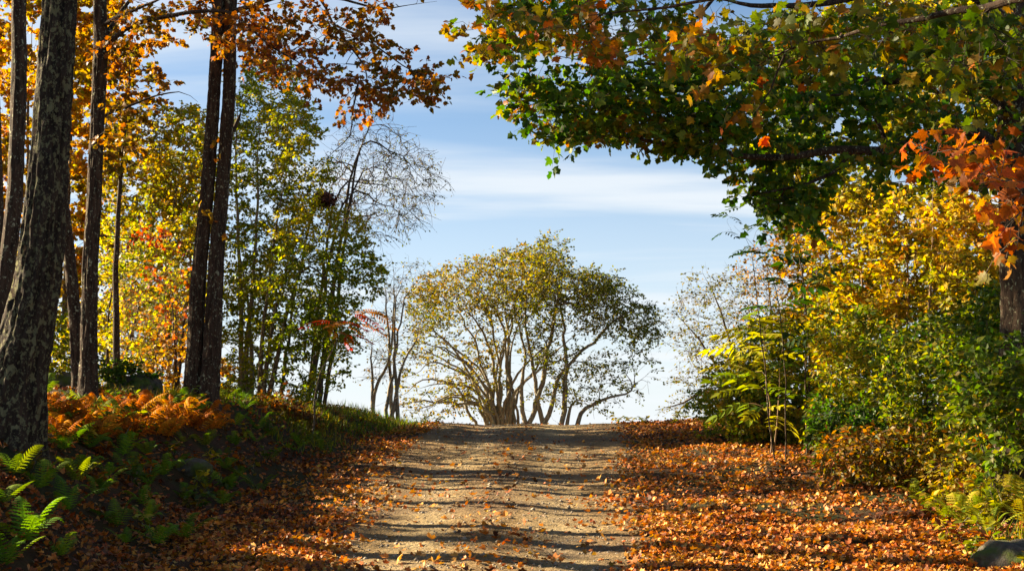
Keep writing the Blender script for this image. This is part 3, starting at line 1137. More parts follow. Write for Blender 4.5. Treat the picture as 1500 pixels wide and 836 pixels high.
# --- generic crown-outline tree
def outline_tree(name, label, cat, base_px, d, stems, poly, depth, ntips, stops, size, bark, seed, sr=(.08, .02), per=3, length=.3, nleaf=6, droop=.2, up=.2, tmpl=T_SMALL, tip=.004, clump=.8, group=None, spread=1.0, bias_fn=None, base=None, keep=1.0, lowpen=.5, twig=None, petiole=.03, flat=.6, jit=.22, stem_name='trunk', polys=None, minz=-1e9, power=.42, bare=0, wob=.02, bare_r=.42):
    b = on_ground(base_px, d, .05) if base is None else np.asarray(base)
    root, off = begin_tree(name, b, label, cat, group)
    sk = Skel(seed)
    for st in stems:
        pts = P_list(st, d)
        g = float(gz(pts[0][0], pts[0][1])) - .1
        if pts[0][2] > g:
            pts[0][2] = g
        sk.path(pts, sr[0], sr[1], stem_name, join=False, step=.2, wob=wob)
    for pl, nt, dp in (polys or [(poly, ntips, depth)]):
        sk.fill(poly_pts(pl, int(nt * 1.5), d + dp[0], d + dp[1]), up=up, lowpen=lowpen, seg=.2, minz=minz)
    tips = list(sk.tips)
    if bare:                                    # leafless inner twigs
        i0 = R.integers(5, sk.n, bare)
        q = sk.pos[i0] + ell_pts((0, 0, 0), (bare_r, bare_r, bare_r * .8), bare)
        q = q[q[:, 2] > gz(q[:, 0], q[:, 1]) + .3]
        sk.fill(q, up=.0, seg=.15, wob=.2, lowpen=0)
        sk.tips = tips
    sk.radii(tip, power)
    sk.emit(root, off, bark, twig_mat=twig or bark)
    L = Leaves(tmpl)
    sk.sprigs(root, off, twig or M_twig, L, per, length, int(nleaf * 2), size, stops, droop, clump, spread, tip_r=tip * .8, seed=seed, bias_fn=bias_fn, keep=keep, petiole=petiole, flat=flat, jit=jit)
    if L.p:
        L.build('crown', root, off, M_leaf)
    return root


# --- woodland behind the left trunks
outline_tree('forest_tree', 'amber maple glowing between the lichened trunk and the straight brown trunk', 'tree', 92, 35, [[(92, 590), (96, 400), (104, 200), (110, 20)]], [(60, -20), (170, -20), (150, 120), (145, 330), (120, 440), (80, 430), (78, 200)], (-1.5, 2.0), 150, GOLD, (.11, .155), M_mid_bark, 21, tmpl=T_MAPLE_LO, nleaf=7)
outline_tree('forest_tree', 'gold and amber tree filling the gap left of the lichened trunk', 'tree', 40, 36, [[(40, 600), (46, 400), (40, 200), (50, 0)]], [(-30, -20), (70, -20), (60, 200), (40, 420), (20, 520), (-30, 540)], (-1.5, 2.5), 150, GOLD, (.11, .155), M_mid_bark, 22, tmpl=T_MAPLE_LO, nleaf=7, bias_fn=lambda p: np.full(len(p), -.1))
outline_tree('forest_tree', 'amber topped tree with drooping sprays right of the straight brown trunk', 'tree', 178, 27.5, [[(172, 590), (170, 400), (182, 200), (196, 40)]], [(150, -20), (220, 10), (250, 60), (240, 130), (215, 190), (190, 230), (160, 280), (150, 180)], (-1.2, 1.5), 52, [(.10, .09, .012), (.24, .14, .014), (.34, .15, .013), (.16, .06, .012)], (.09, .13), M_dark_bark, 23, tmpl=T_MAPLE_LO, nleaf=6)
outline_tree('forest_tree', 'bright yellow tree between the straight brown trunk and the double trunk', 'tree', 215, 33.5, [[(215, 590), (222, 400), (226, 240), (232, 165)], [(216, 540), (245, 380), (262, 260), (280, 190)]], [(150, 190), (215, 150), (290, 165), (310, 240), (300, 330), (270, 370), (200, 350), (150, 340)], (-2, 2), 150, YELLOW, (.08, .12), M_mid_bark, 24, sr=(.055, .015), tmpl=T_SMALL, nleaf=7, bias_fn=lambda p: np.full(len(p), -.18))
outline_tree('forest_tree', 'yellow green brushy tree low behind the straight brown trunk', 'tree', 160, 30, [[(160, 590), (158, 480), (170, 380)], [(165, 590), (190, 500), (210, 420)]], [(148, 330), (250, 330), (262, 420), (220, 520), (150, 560)], (-2, 2), 100, YELGREEN, (.07, .11), M_dark_bark, 25, sr=(.045, .012), nleaf=6, bias_fn=lambda p: np.full(len(p), .15))
outline_tree('red_maple', 'crimson leaved young maple directly left of the double trunk', 'tree', 262, 27, [[(258, 590), (256, 500), (250, 420)], [(259, 570), (270, 480), (275, 410)]], [(185, 345), (278, 330), (285, 470), (262, 520), (235, 480), (190, 400)], (-.8, .8), 26, RED, (.07, .10), M_dark_bark, 26, sr=(.03, .01), tmpl=T_MAPLE_LO, nleaf=1.5)
outline_tree('bare_shrub', 'tangle of bare tan stems behind the bracken left of the double trunk', 'shrub', 235, 29, [[(232, 590), (228, 520), (215, 440)], [(235, 590), (242, 500), (240, 430)], [(238, 590), (256, 510), (268, 450)], [(230, 590), (205, 520), (190, 470)]], [(170, 400), (280, 400), (275, 560), (180, 560)], (-1.5, 1.5), 150, AMBER, (.06, .09), M_tan_bark, 27, sr=(.02, .008), per=3, length=.5, nleaf=1, twig=M_tan_bark, keep=.45, tip=.004)
outline_tree('forest_tree', 'dark green and amber bush behind the crooked thin trunk', 'shrub', 70, 26, [[(70, 590), (72, 520), (66, 450)]], [(40, 470), (110, 450), (120, 560), (80, 575), (40, 570)], (-1.5, 1), 60, YELGREEN, (.07, .11), M_dark_bark, 28, nleaf=6)
outline_tree('forest_tree', 'low dark green bush between the straight brown trunk and the bare stems', 'shrub', 185, 25.5, [[(185, 590), (185, 560), (180, 540)]], [(145, 530), (215, 545), (225, 578), (150, 585)], (-.8, .8), 40, GREEN, (.06, .10), M_dark_bark, 29, sr=(.02, .01), nleaf=7, length=.22)

for k, (lab, px, d, stems, pl, nt, stp, bi) in enumerate([
    ('yellow tree with fine twigs directly behind the red young maple', 250, 33, [[(246, 590), (250, 460), (262, 340)], [(252, 590), (270, 470), (288, 380)]], [(190, 300), (300, 280), (320, 380), (300, 480), (200, 500)], 120, YELLOW, -.1),
    ('yellow green tree filling low between the two brown trunks', 190, 33.5, [[(190, 590), (195, 480), (186, 380)], [(195, 590), (215, 480), (225, 400)]], [(145, 380), (240, 400), (250, 520), (200, 565), (145, 560)], 120, YELGREEN, .1),
    ('lemon yellow tree crown above the red young maple', 285, 35, [[(285, 590), (280, 400), (268, 220)]], [(215, 170), (290, 150), (320, 220), (310, 320), (230, 310)], 120, YELGREEN, .1),
    ('rust and olive bush low in front of the bare tan stems', 265, 27.5, [[(265, 600), (262, 560), (255, 520)], [(268, 600), (280, 560), (290, 530)]], [(225, 500), (300, 480), (330, 540), (320, 580), (230, 580)], 45, [(.16, .11, .012), (.32, .17, .014), (.30, .10, .014)], 0),
]):
    outline_tree('forest_tree', lab, 'tree', px, d, stems, pl, (-1.5, 1.5), nt, stp, (.07, .11), M_mid_bark, 110 + k, sr=(.045, .012), nleaf=5, bias_fn=lambda p, b=bi: np.full(len(p), b), bare=60, tip=.0035)

# far trees that close the wood on the left
for k, (px, d, top, w, stp, lab) in enumerate([
    (-60, 36, 60, 120, AMBER, 'far amber tree closing the wood at the picture edge'),
    (130, 38, 120, 95, YELLOW, 'far yellow tree glimpsed past the straight brown trunk'),
    (255, 39, 210, 75, YELGREEN, 'far yellow green tree glimpsed just left of the double trunk'),
]):
    outline_tree('forest_tree', lab, 'tree', px, d, [[(px, 580), (px + 5, 420), (px + 10, top + 60)]], [(px - w * .5, top + 40), (px, top), (px + w * .6, top + 60), (px + w * .7, 420), (px + w * .4, 520), (px - w * .5, 500)], (-2, 2.5), 110, stp, (.10, .15), M_mid_bark, 40 + k, sr=(.06, .02), nleaf=6)

# --- poplars right of the double trunk
outline_tree('poplar_tree', 'tall light green poplar right behind the double trunk with clustered pale stems', 'tree', 357, 33,
             [[(352, 600), (354, 480), (350, 360), (346, 220), (352, 110)], [(360, 600), (362, 500), (372, 400), (378, 260), (380, 130)], [(366, 600), (368, 520), (360, 420), (340, 330)]],
             None, None, 0, [(.10, .15, .011), (.19, .23, .014), (.33, .31, .016), (.46, .34, .018)], (.065, .10), M_grey_bark, 51, bare=160, sr=(.075, .012), per=4, length=.34, nleaf=7, tmpl=T_SMALL, tip=.0035,
             polys=[([(330, 190), (345, 100), (385, 80), (430, 110), (455, 170), (430, 260), (440, 330), (400, 420), (330, 440)], 190, (-1.4, 1.4)), ([(325, 420), (400, 400), (410, 500), (385, 585), (325, 580)], 85, (-1.2, 1.2))], bias_fn=lambda p: np.full(len(p), -.12))
outline_tree('poplar_tree', 'leaning poplar with dark green foliage spreading right toward the crest', 'tree', 384, 31.5,
             [[(380, 600), (384, 500), (396, 400), (410, 300), (428, 220)], [(383, 540), (404, 450), (430, 390), (470, 340)], [(392, 430), (440, 400), (490, 420), (530, 440)]],
             None, None, 0, [(.08, .13, .010), (.14, .19, .012), (.24, .25, .015), (.38, .30, .017)], (.065, .10), M_mid_bark, 52, bare=120, sr=(.065, .010), per=4, length=.34, nleaf=8, tmpl=T_SMALL, tip=.0035,
             polys=[([(400, 320), (470, 290), (540, 330), (560, 400), (535, 450), (520, 510), (470, 520), (420, 480), (385, 420)], 190, (-1.3, 1.3)), ([(390, 180), (440, 150), (480, 230), (480, 300), (410, 310)], 50, (-1, 1)), ([(395, 470), (470, 460), (505, 540), (450, 580), (390, 570)], 45, (-1.2, 1.2))], bias_fn=lambda p: np.where(p[:, 2] > 5.6, .35, .0) + np.where(p[:, 0] < -5.2, .25, 0), keep=.75)
outline_tree('wispy_tree', 'wispy half bare tree with drooping grey twigs behind the poplars', 'tree', 418, 35.5,
             [[(410, 600), (425, 480), (446, 360), (470, 280), (500, 225), (520, 190)], [(452, 370), (490, 300), (545, 272), (600, 285), (632, 310)], [(470, 290), (520, 240), (580, 225), (632, 268), (655, 232)], [(455, 350), (500, 305), (560, 300), (605, 330), (618, 352)], [(480, 262), (530, 210), (590, 205), (628, 228)], [(462, 320), (520, 275), (585, 262), (630, 290)]],
             None, None, 0, [(.06, .08, .012), (.10, .10, .015), (.14, .12, .02)], (.05, .075), M_twig, 53, sr=(.05, .010), per=2, length=.45, nleaf=3, bare=620, bare_r=.6, tmpl=T_SMALL, tip=.009, droop=.5, up=.12, lowpen=.0,
             polys=[([(470, 250), (500, 180), (560, 170), (610, 210), (640, 240), (630, 290), (610, 340), (560, 350), (480, 320)], 190, (-1.5, 1.5)), ([(560, 200), (640, 225), (650, 280), (600, 340), (560, 330)], 60, (-1.2, 1.2))], keep=.30, wob=.06)
# dark clump of dead leaves caught in the wispy tree
c = P(477, 293, 30.7)
q = c + ell_pts((0, 0, 0), (.26, .18, .15), 260)
L = Leaves(T_MAPLE_LO)
L.add(q, R.normal(0, 1, (260, 3)), R.normal(0, 1, (260, 3)), R.uniform(.05, .12, 260), pal(q, [(.05, .018, .012), (.09, .03, .018), (.13, .045, .02)], 2, .2, 2))
o = L.build('leaf_nest', None, c, M_dry, kind='thing')
o.location = tuple(c)
props(o, 'dark brown clump of dead leaves lodged high in the wispy tree', 'nest')

# --- bare two-stemmed trees at the crest
for k, (lab, base_px, stems, pl) in enumerate([
    ('nearly bare small tree at the crest, left one of the two slim stems', 549, [[(546, 640), (547, 590), (552, 565), (572, 520), (577, 450), (578, 400), (572, 372)], [(549, 570), (545, 540), (544, 505), (552, 478)], [(577, 455), (566, 430), (560, 408), (562, 385)]], [(535, 470), (570, 380), (600, 390), (590, 450), (570, 560), (540, 560)]),
    ('nearly bare small tree at the crest, right one of the two slim stems', 569, [[(569, 640), (567, 600), (570, 572), (576, 545), (582, 500), (590, 450), (604, 420), (622, 400)], [(570, 572), (592, 530), (612, 490), (618, 450)], [(583, 490), (578, 455), (586, 420), (592, 385)]], [(570, 420), (610, 380), (640, 400), (625, 470), (610, 540), (560, 560)]),
]):
    outline_tree('bare_tree', lab, 'tree', base_px, 38.5 - .4 * k, stems, None, None, 0, OLIVE, (.06, .09), M_grey_bark, 60 + k, wob=.06, bare=60, sr=(.062, .010), per=3, length=.42, nleaf=2, tip=.0045, keep=.25, polys=[(pl, 70, (-1, 1))], twig=M_twig)

# --- the spreading trees on the crest
CREST = 46.0
FAN = []
for e in ((556, 614, 600, 588), (566, 588, 630, 556), (572, 560, 640, 530), (585, 530, 650, 508), (600, 606, 660, 584)):   # long low limbs sweeping left
    FAN.append([(728, 632), (705, (e[3] + 606) / 2, -.4), (e[2], e[3], -.8), ((e[0] + e[2]) / 2, (e[1] + e[3]) / 2 + 2, -1.0), (e[0], e[1], -1.2)])
for k in range(11):                             # more slim limbs of the same clump, arching outward
    a = rad(-66 + 12.5 * k + rnd.uniform(-9, 9))
    L_ = 190 + 40 * math.cos(2 * a) + rnd.uniform(-15, 15)
    x0, dz = 735 + rnd.uniform(-14, 14), rnd.uniform(-1.5, 1.5)
    FAN.append([(x0, 628), (x0 + L_ * .17 * math.sin(a) + rnd.uniform(-9, 9), 628 - L_ * .36, dz * .3), (x0 + L_ * .58 * math.sin(a) + rnd.uniform(-12, 12), 628 - L_ * .76 * (.62 + .38 * math.cos(a)), dz * .7), (x0 + L_ * 1.0 * math.sin(a) + rnd.uniform(-12, 12), 628 - L_ * (.52 + .48 * math.cos(a)), dz)])
outline_tree('apple_tree', 'broad many-stemmed tree on the crest, its stems fanning from the middle of the track', 'tree', 738, CREST,
             [[(722, 640), (716, 606), (694, 565), (672, 520), (640, 495), (610, 500), (580, 520)],
              [(728, 640), (722, 600), (712, 550), (690, 490), (660, 450), (635, 425)],
              [(735, 640), (733, 580), (728, 520), (716, 460), (700, 420), (680, 395)],
              [(742, 640), (744, 570), (745, 500), (756, 440), (768, 400), (775, 370)],
              [(750, 640), (752, 590), (744, 545), (752, 490), (775, 450), (800, 430)],
              [(760, 640), (756, 600), (746, 560), (744, 520)],
              [(718, 612), (700, 588), (660, 580), (620, 595), (590, 612)],
              [(709, 600), (672, 570), (640, 560), (600, 575)]] + FAN,
             None, None, 0, [(.07, .085, .010), (.12, .118, .012), (.18, .145, .014), (.24, .145, .014)], (.075, .115), M_grey_bark, 71, sr=(.072, .011), per=3, length=.46, nleaf=6, tip=.0045, up=.22,
             polys=[([(592, 460), (618, 415), (665, 388), (745, 374), (780, 360), (800, 400), (790, 450), (740, 470), (680, 455), (610, 490)], 290, (-2.4, 2.4)), ([(600, 480), (690, 460), (745, 480), (730, 560), (640, 600), (580, 610)], 80, (-1.8, 1.8)), ([(640, 560), (730, 520), (735, 600), (640, 605)], 40, (-1.5, 1.5))],
             bias_fn=lambda p: np.where(p[:, 2] < 5.6, -.0, .08), keep=.68, twig=M_twig, power=.5, bare=1100, wob=.085, bare_r=.6)
outline_tree('apple_tree', 'leaning crest tree with a pointed green top and a low bent limb', 'tree', 812, CREST - 1.2,
             [[(772, 640), (782, 600), (796, 560), (800, 520), (812, 470), (818, 430), (808, 390), (800, 350)],
              [(793, 575), (815, 560), (835, 530), (870, 500), (900, 470), (940, 450), (968, 452)],
              [(772, 640), (764, 580), (768, 510), (752, 450), (748, 405)],
              [(800, 520), (770, 470), (775, 420), (760, 385)],
              [(820, 640), (826, 600), (830, 540), (826, 480), (822, 420), (835, 390)],
              [(826, 612), (836, 592), (850, 586), (868, 592)],
              [(842, 640), (852, 608), (868, 592), (895, 580), (925, 572), (928, 552), (945, 535)]],
             None, None, 0, [(.06, .085, .010), (.10, .115, .012), (.15, .145, .014), (.21, .155, .016)], (.075, .11), M_grey_bark, 72, sr=(.09, .012), per=3, length=.46, nleaf=7, tip=.0045, up=.22,
             polys=[([(770, 370), (800, 348), (825, 360), (830, 400), (870, 395), (900, 420), (890, 450), (820, 460), (780, 430)], 190, (-2.2, 2.2)), ([(850, 400), (900, 405), (940, 440), (976, 470), (960, 500), (900, 490), (840, 480)], 150, (-2, 2)), ([(800, 500), (960, 510), (950, 570), (880, 600), (780, 590)], 80, (-1.5, 1.5)), ([(740, 400), (800, 400), (830, 470), (800, 540), (750, 500)], 90, (-1.8, 1.8))], twig=M_twig,
             bias_fn=lambda p: np.clip((1.4 - p[:, 0]) * .2, -.1, .4), keep=.56, power=.5, bare=1000, wob=.075, bare_r=.6)

# --- right edge of the crest
outline_tree('shrubby_tree', 'half bare grey shrubby tree on the right of the crest', 'tree', 1075, 39,
             [[(1078, 640), (1066, 570), (1040, 520), (1010, 480), (985, 455)], [(1080, 640), (1078, 560), (1066, 490), (1045, 430), (1030, 400)], [(1085, 640), (1096, 560), (1100, 480), (1090, 420)], [(1070, 600), (1040, 575), (1000, 590), (960, 600)]],
             None, None, 0, [(.06, .07, .012), (.12, .11, .014), (.18, .13, .016)], (.065, .10), M_twig, 73, sr=(.07, .016), per=4, length=.5, nleaf=4, tip=.0048,
             polys=[([(980, 460), (1020, 400), (1050, 395), (1100, 410), (1120, 470), (1100, 560), (1040, 600), (975, 600), (1000, 520)], 170, (-1.8, 1.8))], keep=.38, twig=M_twig)
outline_tree('shrubby_tree', 'wispy tan tree standing behind the dark ash sapling', 'tree', 1140, 34,
             [[(1140, 640), (1136, 540), (1128, 440), (1120, 370)], [(1142, 600), (1160, 480), (1170, 380), (1165, 330)]],
             None, None, 0, [(.14, .12, .016), (.26, .16, .018), (.30, .14, .016)], (.065, .10), M_twig, 74, sr=(.05, .012), per=4, length=.5, nleaf=4, tip=.0042,
             polys=[([(1085, 400), (1130, 340), (1180, 310), (1200, 380), (1190, 470), (1110, 520)], 110, (-1.5, 1.5))], keep=.45, twig=M_twig)
# --- yellow saplings and shrubs on the right bank
RIGHT = [
    ('forest_sapling', 'yellow green brush far back that closes the gaps behind the golden saplings', 'shrub', 1300, 31, [[(1290, 690), (1280, 560), (1260, 440)], [(1310, 690), (1340, 560), (1360, 420)], [(1300, 690), (1420, 560), (1460, 430)], [(1280, 690), (1210, 560), (1190, 470)]], [(1160, 440), (1230, 380), (1330, 360), (1510, 360), (1510, 600), (1180, 610)], 260, YELGREEN, (.09, .14), T_BROAD, (.035, .010)),
    ('forest_sapling', 'sparse orange sapling with a thin stem in the gap behind the dark ash sapling', 'tree', 1205, 27.0, [[(1208, 680), (1205, 560), (1200, 430), (1204, 340)], [(1212, 680), (1222, 520), (1230, 400)]], [(1150, 330), (1200, 285), (1250, 300), (1260, 440), (1200, 480), (1150, 430)], 85, [(.16, .15, .014), (.34, .22, .016), (.42, .19, .016), (.36, .12, .014)], (.08, .13), T_BROAD, (.03, .010)),
    ('forest_sapling', 'yellow orange sapling with a tall tan stem just right of the dark ash sapling', 'tree', 1272, 25.5, [[(1276, 680), (1272, 560), (1262, 420), (1254, 330), (1248, 255)]], [(1190, 330), (1235, 270), (1290, 280), (1310, 370), (1300, 470), (1215, 470)], 95, YELLOW, (.09, .14), T_BROAD, (.04, .012)),
    ('forest_sapling', 'golden sapling with paired stems below the orange maple spray', 'tree', 1316, 24.5, [[(1300, 690), (1308, 560), (1314, 400), (1318, 260)], [(1322, 690), (1326, 560), (1330, 400), (1326, 280)]], [(1280, 300), (1340, 270), (1400, 300), (1395, 440), (1300, 460)], 110, YELLOW, (.09, .14), T_BROAD, (.035, .012)),
    ('forest_sapling', 'golden yellow sapling standing under the tip of the orange spray near the dark maple trunk', 'tree', 1368, 23, [[(1352, 690), (1358, 560), (1362, 430), (1368, 260)]], [(1360, 300), (1440, 290), (1480, 330), (1470, 440), (1380, 450)], 110, YELLOW, (.09, .14), T_BROAD, (.04, .012)),
    ('forest_sapling', 'bright yellow and green brush at the foot of the golden saplings', 'shrub', 1330, 26.5, [[(1330, 690), (1330, 560), (1320, 480)], [(1340, 690), (1380, 560), (1400, 480)], [(1320, 690), (1260, 560), (1240, 470)]], [(1190, 430), (1300, 420), (1470, 420), (1480, 520), (1350, 540), (1220, 540)], 170, YELGREEN, (.08, .12), T_BROAD, (.03, .01)),
    ('green_shrub', 'yellow green bush at the crest end of the right bank', 'shrub', 1070, 30, [[(1070, 660), (1065, 600), (1050, 560)], [(1075, 660), (1090, 590), (1100, 550)]], [(1015, 590), (1050, 545), (1110, 540), (1135, 600), (1110, 645), (1040, 640)], 110, [(.09, .15, .011), (.17, .21, .014), (.28, .27, .017), (.36, .28, .02)], (.07, .11), T_BROAD, (.025, .01)),
    ('green_shrub', 'fresh green bush right behind the foot of the dark ash sapling', 'shrub', 1140, 29.5, [[(1140, 680), (1138, 600), (1120, 540)], [(1145, 680), (1160, 600), (1170, 520)]], [(1090, 560), (1130, 500), (1190, 510), (1200, 620), (1150, 655), (1100, 640)], 120, [(.07, .13, .011), (.13, .19, .013), (.24, .25, .016), (.34, .28, .02)], (.07, .11), T_BROAD, (.025, .01)),
    ('green_shrub', 'yellow green thicket standing behind the bright ash sapling', 'shrub', 1120, 28, [[(1120, 670), (1112, 590), (1095, 500)], [(1125, 670), (1140, 560), (1150, 470)], [(1118, 670), (1090, 600), (1060, 560)]], [(1040, 560), (1090, 480), (1140, 455), (1200, 470), (1210, 600), (1180, 650), (1060, 645)], 170, HEDGE, (.07, .11), T_BROAD, (.025, .01)),
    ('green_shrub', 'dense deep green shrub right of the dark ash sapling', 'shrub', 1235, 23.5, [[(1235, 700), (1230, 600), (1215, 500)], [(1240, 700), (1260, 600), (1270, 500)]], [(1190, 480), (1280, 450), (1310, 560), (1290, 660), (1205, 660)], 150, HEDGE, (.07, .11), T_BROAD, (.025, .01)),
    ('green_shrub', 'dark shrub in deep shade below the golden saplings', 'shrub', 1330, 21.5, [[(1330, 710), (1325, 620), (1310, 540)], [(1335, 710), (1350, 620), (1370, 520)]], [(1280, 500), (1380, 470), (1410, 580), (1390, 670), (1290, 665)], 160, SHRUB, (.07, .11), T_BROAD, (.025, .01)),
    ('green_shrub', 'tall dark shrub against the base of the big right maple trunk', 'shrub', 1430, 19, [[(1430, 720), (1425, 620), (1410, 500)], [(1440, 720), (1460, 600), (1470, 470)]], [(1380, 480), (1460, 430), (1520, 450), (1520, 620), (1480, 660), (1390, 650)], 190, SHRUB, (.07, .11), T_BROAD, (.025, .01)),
    ('green_shrub', 'broad-leaved light green shrub at the right edge above the yellow ferns', 'shrub', 1465, 16.5, [[(1480, 720), (1462, 640), (1450, 540)], [(1485, 720), (1490, 640), (1500, 530)], [(1470, 720), (1440, 660), (1425, 600)]], [(1410, 560), (1450, 510), (1520, 500), (1520, 670), (1440, 670)], 70, [(.05, .10, .010), (.08, .13, .012), (.13, .16, .014), (.20, .14, .02)], (.08, .13), T_BROAD, (.018, .008)),
    ('weedy_shrub', 'low brown and green thicket on the right bank above the leaf drift', 'shrub', 1290, 19.5, [[(1290, 720), (1285, 690), (1270, 660)], [(1300, 720), (1320, 690), (1340, 660)], [(1280, 720), (1250, 690), (1230, 670)]], [(1200, 650), (1300, 630), (1400, 640), (1420, 690), (1300, 700), (1210, 690)], 90, [(.05, .07, .010), (.10, .10, .012), (.22, .12, .016), (.26, .09, .016)], (.06, .10), T_BROAD, (.012, .006)),
    ('weedy_shrub', 'low yellow and rust thicket above the yellow ferns', 'shrub', 1420, 18.0, [[(1420, 730), (1415, 690), (1400, 660)], [(1430, 730), (1450, 690), (1470, 650)]], [(1350, 670), (1440, 640), (1510, 640), (1510, 720), (1400, 720)], 80, [(.07, .10, .010), (.18, .17, .014), (.32, .22, .018), (.30, .10, .016)], (.06, .10), T_BROAD, (.012, .006)),
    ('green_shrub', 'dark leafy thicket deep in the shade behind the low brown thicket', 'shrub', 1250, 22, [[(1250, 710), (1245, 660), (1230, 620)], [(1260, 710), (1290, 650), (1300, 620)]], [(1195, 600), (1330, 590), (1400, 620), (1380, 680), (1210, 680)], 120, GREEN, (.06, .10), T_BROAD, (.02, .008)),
]
for k, (nm, lab, cat, bpx, d, stems, pl, nt, stp, sz, tm, sr) in enumerate(RIGHT):
    tan = nm == 'forest_sapling'
    outline_tree(nm, lab, cat, bpx, d, stems, pl, (-1.1, 1.1) if cat == 'shrub' else (-1, 1.2), nt, stp, sz, M_tan_bark if tan else M_dark_bark, 80 + k, sr=sr, per=3, length=.30, nleaf=6, tip=.0035, tmpl=tm, stem_name='stem', keep=.78 if tan else 1.0, bias_fn=(lambda p: np.full(len(p), -.05)) if tan else None)

# --- the big dark green maple over the road
DM = 17.0
b = on_ground(1490, DM)
root, off = begin_tree('maple_tree', b, 'large dark green maple on the right, its canopy reaching out over the track', 'tree')
tp = [on_ground(1490, DM, .3)] + P_list([(1492, 620), (1496, 500), (1494, 380), (1490, 260), (1488, 140), (1486, 20), (1480, -140), (1470, -320)], DM)
bark_trunk('trunk', root, off, tp, [.34, .26, .24, .225, .215, .20, .18, .15, .11], M_dark_bark, 44, .06, .11, 12, .25)
sk = Skel(12)
sk.path(tp[3:], .20, .10, 'leader')
sk.path(P_list([(1490, 265), (1440, 200, -.2), (1380, 190, -.4), (1330, 212, -.6), (1290, 221, -.8), (1220, 219, -1.0), (1150, 232, -1.2), (1050, 222, -1.4), (940, 205, -1.6), (850, 195, -1.7), (790, 175, -1.8)], DM), .085, .010, join=False)
sk.path(P_list([(1490, 170), (1430, 120, .3), (1370, 114, .5), (1280, 118, .5), (1160, 117, .4), (1060, 110, .2), (960, 95, 0), (860, 90, -.2), (770, 70, -.4)], DM), .075, .010, join=False)
sk.path(P_list([(1486, 40), (1400, -20, -.4), (1300, -10, -.9), (1170, 8, -1.4), (1100, 6, -1.7), (1030, -4, -2.0), (950, -10, -2.2)], DM), .075, .015, join=False)
sk.path(P_list([(1300, 219, -.8), (1280, 170, -.9), (1240, 140, -1), (1180, 150, -1.2)], DM), .03, .01, join=False)
sk.path(P_list([(1250, 219, -.9), (1230, 245, -.9), (1200, 262, -1.0), (1130, 280, -1.1), (1085, 290, -1.2)], DM), .03, .008, join=False)
sk.path(P_list([(1486, 100), (1440, 60, .8), (1380, 40, 1.4), (1300, 50, 1.9), (1200, 40, 2.2), (1100, 60, 2.4)], DM), .06, .012, join=False)
sk.path(P_list([(1045, -2, -1.9), (1020, 25, -2.0), (980, 58, -2.1), (920, 76, -2.2), (880, 86, -2.3)], DM), .022, .006, join=False)
sk.fill(poly_pts([(745, 75), (765, 70), (800, 115), (870, 125), (960, 150), (1060, 150), (1080, 225), (1010, 225), (950, 205), (860, 208), (805, 195), (750, 155)], 165, DM - 2.5, DM - .3), up=.05, seg=.16)
sk.fill(poly_pts([(1040, 60), (1200, 20), (1480, 30), (1490, 240), (1400, 250), (1250, 250), (1160, 315), (1080, 280), (1040, 180)], 260, DM - 1.8, DM + 1.6), up=.05, seg=.18)
sk.fill(poly_pts([(1070, 270), (1210, 270), (1200, 330), (1150, 335), (1085, 300)], 20, DM - 1.6, DM - .2), up=.0, seg=.16)
sk.fill(poly_pts([(840, 80), (960, 40), (1060, 60), (1060, 150), (900, 140)], 60, DM - 2.4, DM + .2), up=.05, seg=.16)
sk.fill(poly_pts([(680, 40), (720, 15), (900, 5), (900, 30), (840, 60), (720, 90)], 40, DM - 2.6, DM - 1.6), up=.05, seg=.16)
sk.fill(ell_pts(P(1300, -160, DM), (3.2, 2.6, 1.2), 120, .2), up=.2, seg=.3)
sk.radii(.0042)
sk.emit(root, off, M_dark_bark)
L = Leaves(T_MAPLE)


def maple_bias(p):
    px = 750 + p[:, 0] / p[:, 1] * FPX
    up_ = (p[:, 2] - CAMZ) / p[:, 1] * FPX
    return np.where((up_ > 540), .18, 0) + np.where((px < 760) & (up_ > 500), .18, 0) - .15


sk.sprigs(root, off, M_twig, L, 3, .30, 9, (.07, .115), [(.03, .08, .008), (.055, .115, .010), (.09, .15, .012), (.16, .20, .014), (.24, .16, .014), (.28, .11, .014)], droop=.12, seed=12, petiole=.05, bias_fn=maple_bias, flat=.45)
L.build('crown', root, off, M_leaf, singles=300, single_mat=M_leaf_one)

# --- added backing maple; the canopy's backlit glow put into yellow green leaves
outline_tree('maple_tree', 'maple added behind the dark maple canopy, its backlit yellow green put into leaf colour', 'tree', 1545, 27, [[(1545, 640), (1540, 400), (1500, 250), (1440, 120)], [(1540, 420), (1400, 300), (1250, 230), (1120, 200)], [(1530, 330), (1400, 180), (1280, 90), (1150, 60)]], None, None, 0,
             [(.07, .12, .011), (.13, .17, .013), (.28, .25, .015), (.40, .27, .016)], (.10, .15), M_dark_bark, 95, sr=(.16, .02), per=3, length=.4, nleaf=7, tmpl=T_MAPLE_LO, tip=.005,
             polys=[([(1090, 120), (1180, 20), (1320, -10), (1520, -10), (1520, 330), (1400, 300), (1240, 300), (1130, 290)], 300, (-1.8, 2))])

